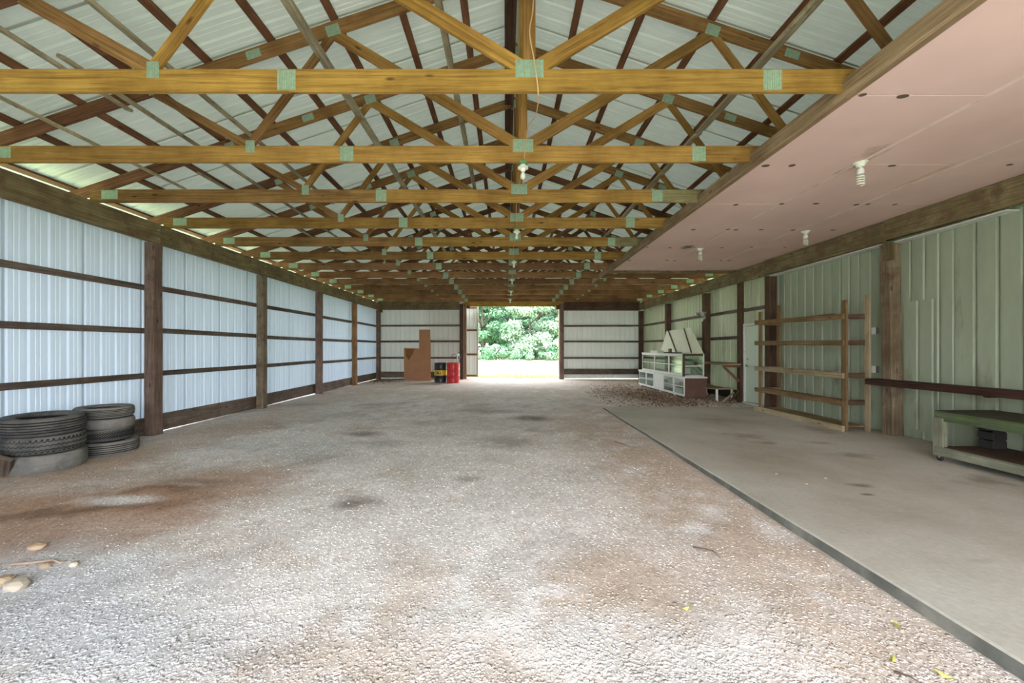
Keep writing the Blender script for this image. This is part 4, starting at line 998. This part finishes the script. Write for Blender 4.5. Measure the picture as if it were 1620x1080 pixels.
# ------------------------------------------------------------------ ledge, green bench, crate
lg = empty('wall_ledge', (6.2, 4, .95), 'long dark red plank ledge on the near right wall above the green bench', 'ledge')
board('ledge_plank', (6.24, .6, .965), (6.24, 6.62, .965), .22, .03, M['ledge'], lg, (0, 0, 1)); board('ledge_front', (6.13, .6, .925), (6.13, 6.62, .925), .085, .03, M['ledge'], lg, (1, 0, 0))
for yb in (3.45, 5.0): board('bracket', (6.16, yb, .90), (6.50, yb, .90), .08, .04, M['ledge'], lg, (0, 1, 0))
gb = empty('workbench', (6.0, 3.6, .045), 'green painted wheeled workbench with a low shelf by the right wall', 'workbench')
BY1, BY0 = 5.07, 2.2
board('bench_top', (5.98, BY0, .675), (5.98, BY1, .675), .78, .03, M['benchtop'], gb, (0, 0, 1)); board('apron', (5.60, BY0, .62), (5.60, BY1, .62), .12, .035, M['benchgreen'], gb, (1, 0, 0))
board('end_apron', (5.62, BY1-.02, .62), (6.36, BY1-.02, .62), .10, .035, M['benchgreen'], gb, (0, 1, 0))
for yy in (BY1-.06, BY0+.06):
    for xx in (5.60, 6.31):
        board('leg', (xx, yy, .11), (xx, yy, .60), .11, .07, M['benchgrey'], gb, (1, 0, 0))
        cst = bpy.data.objects.new('caster', None); link(cst, gb, Matrix.Translation(Vector((xx, yy, .08))))
        lathe('wheel', [(.001, -.012), (.032, -.012), (.035, -.008), (.035, .008), (.032, .012), (.001, .012)], (xx, yy, .081), M['black'], cst, 20, Matrix.Rotation(PI/2, 4, 'Y'))
        bx('fork', (xx-.02, yy-.014, .085), (xx-.015, yy+.014, .116), M['metal'], cst); bx('fork', (xx+.015, yy-.014, .085), (xx+.02, yy+.014, .116), M['metal'], cst)
board('shelf_rail', (5.58, BY0, .175), (5.58, BY1-.02, .175), .11, .035, M['benchgrey'], gb, (1, 0, 0)); board('shelf_rail', (6.33, BY0, .175), (6.33, BY1-.02, .175), .11, .035, M['benchgrey'], gb, (1, 0, 0))
board('low_shelf', (5.95, BY0, .225), (5.95, BY1-.06, .225), .72, .02, M['postdark'], gb, (0, 0, 1))
cr_ = empty('dark_crate', (6.13, 4.9, .236), 'dark upright wooden crate on the low shelf of the green workbench', 'crate')
for z in (.29, .40, .51, .61): bx('slat', (6.04, 4.82, z-.047), (6.052, 4.98, z+.047), M['dark'], cr_); bx('slat', (6.208, 4.82, z-.047), (6.22, 4.98, z+.047), M['dark'], cr_)
bx('end', (6.052, 4.82, .24), (6.208, 4.835, .655), M['dark'], cr_); bx('end', (6.052, 4.965, .24), (6.208, 4.98, .655), M['dark'], cr_); bx('bottom', (6.052, 4.835, .237), (6.208, 4.965, .25), M['dark'], cr_)

# outlets on the liner by the near post
for z, lab in ((1.80, 'upper grey outlet box beside the near right post'), (1.12, 'lower grey outlet box beside the near right post')):
    t = empty('outlet_box', (6.53, 6.85, z), lab, 'outlet'); bx('housing', (6.50, 6.83, z-.055), (6.555, 6.90, z+.055), M['metal'], t); bx('faceplate', (6.495, 6.825, z-.06), (6.50, 6.905, z+.06), M['white'], t)

# ------------------------------------------------------------------ gravel stones (nobody could count them)
def gravel(n):
    px = rng.uniform(-350, 1900, n); py = 1150-(1150-606)*rng.random(n)**1.35
    px = px; x = (px-800)*(1.5)/(py-550); d = F*1.5/(py-550)
    keep = (x > -5.98) & (x < 6.3) & ~((x > 2.38) & (d < 9.58)) & (d < 18.5); x = x[keep]; d = d[keep]
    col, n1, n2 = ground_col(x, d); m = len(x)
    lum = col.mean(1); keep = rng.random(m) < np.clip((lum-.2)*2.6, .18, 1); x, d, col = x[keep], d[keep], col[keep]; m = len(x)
    s = (.0034+.0080*rng.random(m)**2.6)*(1+d*.04)
    base = np.array([(1, 0, 0), (0, 1, 0), (-1, 0, 0), (0, -1, 0), (0, 0, 1), (0, 0, -1)], float)
    fc = np.array([(0, 1, 4), (1, 2, 4), (2, 3, 4), (3, 0, 4), (1, 0, 5), (2, 1, 5), (3, 2, 5), (0, 3, 5)])
    a = rng.uniform(0, 2*PI, m); V = base[None]*(1+rng.uniform(-.35, .35, (m, 6, 1)))
    V = V+rng.uniform(-.28, .28, (m, 6, 3)); V[..., 0] *= 1.25; V[..., 2] *= .28
    c, s_ = np.cos(a)[:, None], np.sin(a)[:, None]
    X = V[..., 0]*c-V[..., 1]*s_; Y = V[..., 0]*s_+V[..., 1]*c
    z = floor_h(x, d)
    W = np.stack([X*s[:, None]+x[:, None], Y*s[:, None]+d[:, None], V[..., 2]*s[:, None]+(z+s*.02)[:, None]], -1)
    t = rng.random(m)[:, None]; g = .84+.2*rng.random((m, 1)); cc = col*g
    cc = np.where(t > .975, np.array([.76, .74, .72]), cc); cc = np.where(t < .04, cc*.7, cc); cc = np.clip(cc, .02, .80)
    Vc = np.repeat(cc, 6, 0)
    Fa = (fc[None]+np.arange(m)[:, None, None]*6).reshape(-1, 3)
    return np_mesh('gravel', W.reshape(-1, 3), Fa, [M['stone']], False, Vc)
g_ = bpy.data.objects.new('gravel', gravel(110000)); link(g_); tag(g_, 'loose pale crushed stones scattered over the earth floor', 'gravel', None, 'stuff')

def litter():
    n = 6000; x = rng.normal(4.6, .9, n); y = rng.normal(12.0, 1.7, n); k = (x > 2.6) & (x < 6.3) & (y > 9.62) & (y < 17); x, y = x[k], y[k]
    x2 = rng.normal(-5.5, .5, 900); y2 = rng.normal(17.4, .8, 900); k = (x2 > -5.95) & (y2 < 18.4); x = np.concatenate([x, x2[k]]); y = np.concatenate([y, y2[k]])
    inside = (x > CX0-.02) & (x < CX1) & (y > CY0-.05) & (y < CY1); x, y = x[~inside], y[~inside]
    m = len(x); s = rng.uniform(.015, .045, m); a = rng.uniform(0, 2*PI, m); t = rng.uniform(-.5, .5, (m, 2))
    base = np.array([(-1, 0, 0), (-.2, -.5, .15), (1, 0, .1), (-.2, .5, .15)]); V = np.tile(base, (m, 1, 1))
    V[..., 2] += V[..., 0]*t[:, :1]+V[..., 1]*t[:, 1:]
    c, s_ = np.cos(a)[:, None], np.sin(a)[:, None]
    X = V[..., 0]*c-V[..., 1]*s_; Y = V[..., 0]*s_+V[..., 1]*c
    h = .04*rng.random(m)**2
    W = np.stack([X*s[:, None]+x[:, None], Y*s[:, None]+y[:, None], np.abs(V[..., 2]+.5)*s[:, None]+(floor_h(x, y)+h)[:, None]], -1)
    cc = np.array([.30, .19, .12])*(.5+.9*rng.random((m, 1))); Fa = np.arange(m*4).reshape(-1, 4)
    return np_mesh('leaves', W.reshape(-1, 3), Fa, [M['stone']], False, np.repeat(cc, 4, 0))
l_ = bpy.data.objects.new('dry_leaves', litter()); link(l_); tag(l_, 'brown dry leaf litter on the ground by the cabinets and back corner', 'leaves', None, 'stuff')

# single rocks, sticks and twigs
def rock(px, py, rx, ry, rz, mat, lab, seed):
    bm = bmesh.new(); bmesh.ops.create_icosphere(bm, subdivisions=2, radius=1); r = random.Random(seed)
    for v in bm.verts:
        f = 1+r.uniform(-.13, .13); v.co = Vector((v.co.x*rx*f, v.co.y*ry*f, v.co.z*rz*f))
    me = bpy.data.meshes.new('rock'); bm.to_mesh(me); bm.free(); me.materials.append(mat)
    x, y = fl(px, py); o = bpy.data.objects.new('rock', me)
    link(o, None, Matrix.Translation((x, y, float(floor_h(x, y))+rz*.3)) @ Matrix.Rotation(r.uniform(-.5, .5), 4, 'Z')); tag(o, lab, 'rock')
rock(27, 925, .085, .06, .035, M['rockgrey'], 'pale flat rock on red earth at the left picture edge', 1)
rock(8, 918, .06, .04, .03, M['rock'], 'orange-tan rock just left of the pale flat rock', 2)
rock(60, 866, .055, .05, .03, M['rock'], 'rounded tan rock lying above the pale stick', 3)
rock(72, 895, .035, .022, .022, M['rock'], 'small tan stone touching the pale stick', 4)
rock(118, 893, .03, .025, .02, M['rockgrey'], 'small pinkish stone right of the pale stick', 5)
def stick(pts, r, mat, lab, cat='twig', name='twig'):
    P_ = []
    for (px, py) in pts:
        x, y = fl(px, py); P_.append(Vector((x, y, float(floor_h(x, y))+.012)))
    o = tube(name, P_, r, mat, None, 6, [r*(1-.6*i/(len(P_)-1)) for i in range(len(P_))]); tag(o, lab, cat)
stick([(18, 895), (45, 892), (70, 889), (85, 887), (96, 892), (106, 888)], .010, M['palestick'], 'pale bare stick lying on the red earth at left', 'stick', 'stick')
stick([(1096, 866), (1112, 868), (1128, 873), (1140, 884)], .006, M['twig'], 'thin curved dark twig on the gravel right of centre')
stick([(1170, 742), (1180, 748), (1188, 752)], .007, M['twig'], 'dark twig beside the far part of the slab edge')
stick([(972, 700), (990, 705), (1006, 710)], .006, M['twig'], 'small dark twig on the tan earth before the far slab corner')
stick([(1415, 1060), (1440, 1066), (1460, 1078)], .006, M['twig'], 'dark twig at the bottom edge of the picture')
stick([(1445, 727), (1465, 730), (1480, 731)], .006, M['twig'], 'dark strip on the slab at the workbench caster')
# fallen leaves
M['leafyellow'] = plain('yellow_green_leaf', (.55, .55, .14), .7)
for (px, py, rz_, lab) in ((1412, 1040, .6, 'yellow-green leaf by the twig at the bottom picture edge'), (1494, 1063, 2.1, 'yellow-green leaf near the slab edge at the bottom right'), (1420, 984, 1.2, 'small green-yellow leaf on the gravel left of the slab edge'), (1085, 962, .2, 'pale green leaf on the gravel right of the picture middle')):
    x, y = fl(px, py); L_ = []
    for t in range(-4, 5): L_.append((t*.009, .011*math.cos(t/4*PI/2), .004*abs(t)))
    for t in range(3, -4, -1): L_.append((t*.009, -.011*math.cos(t/4*PI/2), .004*abs(t)+.002))
    me = py_mesh('leaf', [(a, b, c) for a, b, c in L_], [tuple(range(len(L_)))], [M['leafyellow']])
    tag(link(bpy.data.objects.new('fallen_leaf', me), None, Matrix.Translation((x, y, float(floor_h(x, y))+.006)) @ Matrix.Rotation(rz_, 4, 'Z')), lab, 'leaf')
# pebbles on the slab
for (px, py, lab) in ((1228, 750, 'white pebble on the slab left of the dark stain'), (1306, 757, 'pale pebble on the slab just above the dark stain'), (1276, 766, 'tiny pale pebble on the slab between stain and edge')):
    x, y = fl(px, py, .045); bm = bmesh.new(); bmesh.ops.create_icosphere(bm, subdivisions=1, radius=.016)
    for v in bm.verts: v.co.z *= .6; v.co *= random.uniform(.8, 1.15)
    me = bpy.data.meshes.new('pebble'); bm.to_mesh(me); bm.free(); me.materials.append(M['rockgrey'])
    tag(link(bpy.data.objects.new('pebble', me), None, Matrix.Translation((x, y, .053))), lab, 'pebble')

# planks in the back left corner
for k, (a, b, lab) in enumerate((((-5.8, 17.7, .05), (-4.5, 18.0, .05), 'long dark plank on the ground in the back left corner'), ((-5.9, 17.3, .05), (-5.0, 17.5, .08), 'short dark plank in front of the back left corner post'))):
    o = board('loose_plank', a, b, .14, .035, M['postdark'], None, (0, 0, 1)); tag(o, lab, 'plank')

# ------------------------------------------------------------------ trees beyond the lawn
def crown_mesh(blobs, nleaf, size, cols, seed, droop=0.0):
    r = np.random.default_rng(seed); B = np.array([b[:4] for b in blobs], float); w = B[:, 3]**2; w /= w.sum()
    k = r.choice(len(B), nleaf, p=w); u = r.normal(size=(nleaf, 3)); u /= np.linalg.norm(u, axis=1)[:, None]
    rad = B[k, 3]*(.25+.9*r.random(nleaf)**.8); P_ = B[k, :3]+u*rad[:, None]*np.array([1, 1, .62])
    tt = r.normal(size=(nleaf, 3)); nn = u*1.0+tt*.55+np.array([0, 0, .5]); nn /= np.linalg.norm(nn, axis=1)[:, None]
    a = np.cross(nn, r.normal(size=(nleaf, 3))); a /= np.linalg.norm(a, axis=1)[:, None]; b = np.cross(nn, a)
    s = size*(.5+.9*r.random(nleaf))[:, None]
    V = np.stack([P_-a*s, P_-b*s*.55+nn*s*.1, P_+a*s, P_+b*s*.55+nn*s*.1], 1)
    c = np.array(cols)[r.integers(0, len(cols), nleaf)]*(.75+.5*r.random((nleaf, 1)))
    return np_mesh('foliage', V.reshape(-1, 3), np.arange(nleaf*4).reshape(-1, 4), [M['leaf']], False, np.repeat(c, 4, 0))
PALE = [(.30, .42, .30), (.36, .47, .35), (.25, .37, .24)]; MIDG = [(.15, .29, .17), (.20, .33, .20), (.12, .25, .14)]; DARKG = [(.06, .18, .09), (.09, .22, .12), (.045, .14, .07)]
def tree(x, y, h, w_, cols, n, seed, lab, low=.25, size=.16, droop=False, grp='trees beyond the lawn'):
    t = empty('tree', (x, y, -.05), lab, 'tree', grp); r = random.Random(seed); bl = []
    for i in range(70 if n > 7000 else 26):
        zz = r.uniform(low, 1); ww = w_*math.sin(min(1, (1.08-zz)/(1.08-low))*PI*.5)**.8*(1 if not droop else 1.1)
        a = r.uniform(0, 2*PI); q = r.uniform(.25, 1)*ww
        bl.append((q*math.cos(a), q*math.sin(a), h*zz-(q/w_)*h*.12*(1.5 if droop else .4), w_*(r.uniform(.13, .27) if n > 7000 else r.uniform(.22, .4))))
    link(bpy.data.objects.new('foliage', crown_mesh(bl, n, size, cols, seed)), t, Matrix.Translation((x, y, 0)))
    pts = [(x, y, -.1), (x+.1, y, h*.25), (x-.1, y+.1, h*.5), (x, y, h*.85)]
    tube('trunk', pts, .25, M['bark'], t, 10, [h*.022, h*.017, h*.012, h*.004])
    for q in range(6):
        a = r.uniform(0, 2*PI); z0 = h*r.uniform(.2, .5)
        tube('limb', [(x, y, z0), (x+w_*.35*math.cos(a), y+w_*.35*math.sin(a), z0+h*.12), (x+w_*.7*math.cos(a), y+w_*.7*math.sin(a), z0+h*.2)], .08, M['bark'], t, 6, [h*.01, h*.007, h*.003])
tree(3.2, 51, 9.5, 4.8, PALE, 26000, 1, 'big pale drooping tree filling the middle of the doorway', .10, .17, True)
tree(-3.2, 54, 12.5, 4.2, MIDG, 20000, 2, 'taller mid-green tree at the left side of the doorway', .22, .17)
tree(8.2, 53, 12.0, 4.0, MIDG+PALE, 17000, 3, 'mid-green tree at the right edge of the doorway', .12, .17)
tree(0.6, 60, 14.5, 4.6, MIDG, 9000, 4, 'tall tree standing behind the gap left of the pale tree', .2, .2)
tree(5.5, 62, 16.0, 5.0, PALE+MIDG, 9000, 5, 'tall light green tree behind the right half of the pale tree', .2, .2)
k = 10
for (x, y, h) in ((-9, 55, 12), (-15.5, 52, 11), (-22, 55, 13), (14.5, 54, 12), (21, 52, 11), (28, 55, 13), (-6, 63, 15), (-13, 62, 14), (11.5, 63, 15), (18, 62, 14), (-29, 53, 12), (35, 54, 12)):
    tree(x, y, h, 4.2, DARKG+MIDG, 3500, k, f'wood-edge tree hidden by the wall, {abs(x):.1f} metres {"left" if x < 0 else "right"} of the doorway', .12, .28, False, 'woodland trees hidden by the shed walls'); k += 1
def shrub(x, y, h, w_, cols, n, seed, lab):
    t = empty('shrub', (x, y, -.05), lab, 'shrub', 'shrubs along the wood edge'); r = random.Random(seed)
    bl = [(r.uniform(-w_, w_), r.uniform(-.6, .6), h*r.uniform(.15, .75), h*r.uniform(.25, .45)) for i in range(9)]
    link(bpy.data.objects.new('foliage', crown_mesh(bl, n, .10, cols, seed)), t, Matrix.Translation((x, y, 0)))
    tube('stem', [(x, y, -.1), (x, y, h*.6)], .04, M['bark'], t, 6)
for k, (x, y, h, cc, lab) in enumerate(((-3.4, 48.5, 1.9, MIDG, 'green bush at the wood edge, leftmost in the doorway'), (-1.2, 50.5, 2.4, DARKG, 'dark bush at the wood edge, second from the left in the doorway'), (1.2, 48.6, 1.4, MIDG, 'low bush in front of the pale tree'),
                                       (4.4, 47.6, 1.2, MIDG+PALE, 'low bush right of centre at the lawn edge'), (6.9, 48, 1.8, DARKG+MIDG, 'dark bush at the lawn edge, rightmost in the doorway'))):
    shrub(x, y, h, 1.5, cc, 1800, 40+k, lab)
# dense undergrowth behind, a mass of leaves
r9 = random.Random(9); bl = [(r9.uniform(-40, 45), r9.uniform(68, 74), r9.uniform(.5, 11.5), r9.uniform(1.6, 2.8)) for i in range(420)]
u_ = bpy.data.objects.new('undergrowth', crown_mesh(bl, 70000, .36, DARKG+MIDG, 99)); link(u_); tag(u_, 'dark green undergrowth filling the wood behind the trees', 'undergrowth', None, 'stuff')
# grass tufts at the door sill
def tufts():
    n = 9000; x = rng.uniform(-3.5, 5, n); y = 18.95+rng.random(n)**1.6*5; h = rng.uniform(.03, .09, n); a = rng.uniform(0, 2*PI, n)
    dx, dy = np.cos(a)*.006, np.sin(a)*.006; lx, ly = rng.normal(0, .02, n), rng.normal(0, .02, n)
    V = np.stack([np.stack([x-dx, y-dy, x*0-.05], 1), np.stack([x+dx, y+dy, x*0-.05], 1), np.stack([x+lx, y+ly, h], 1)], 1)
    c = np.array([.34, .40, .10])*(.7+.6*rng.random((n, 1)))
    return np_mesh('grass', V.reshape(-1, 3), np.arange(n*3).reshape(-1, 3), [M['leaf']], False, np.repeat(c, 3, 0))
t_ = bpy.data.objects.new('grass', tufts()); link(t_); tag(t_, 'short yellow-green grass just outside the back doorway', 'grass', None, 'stuff')
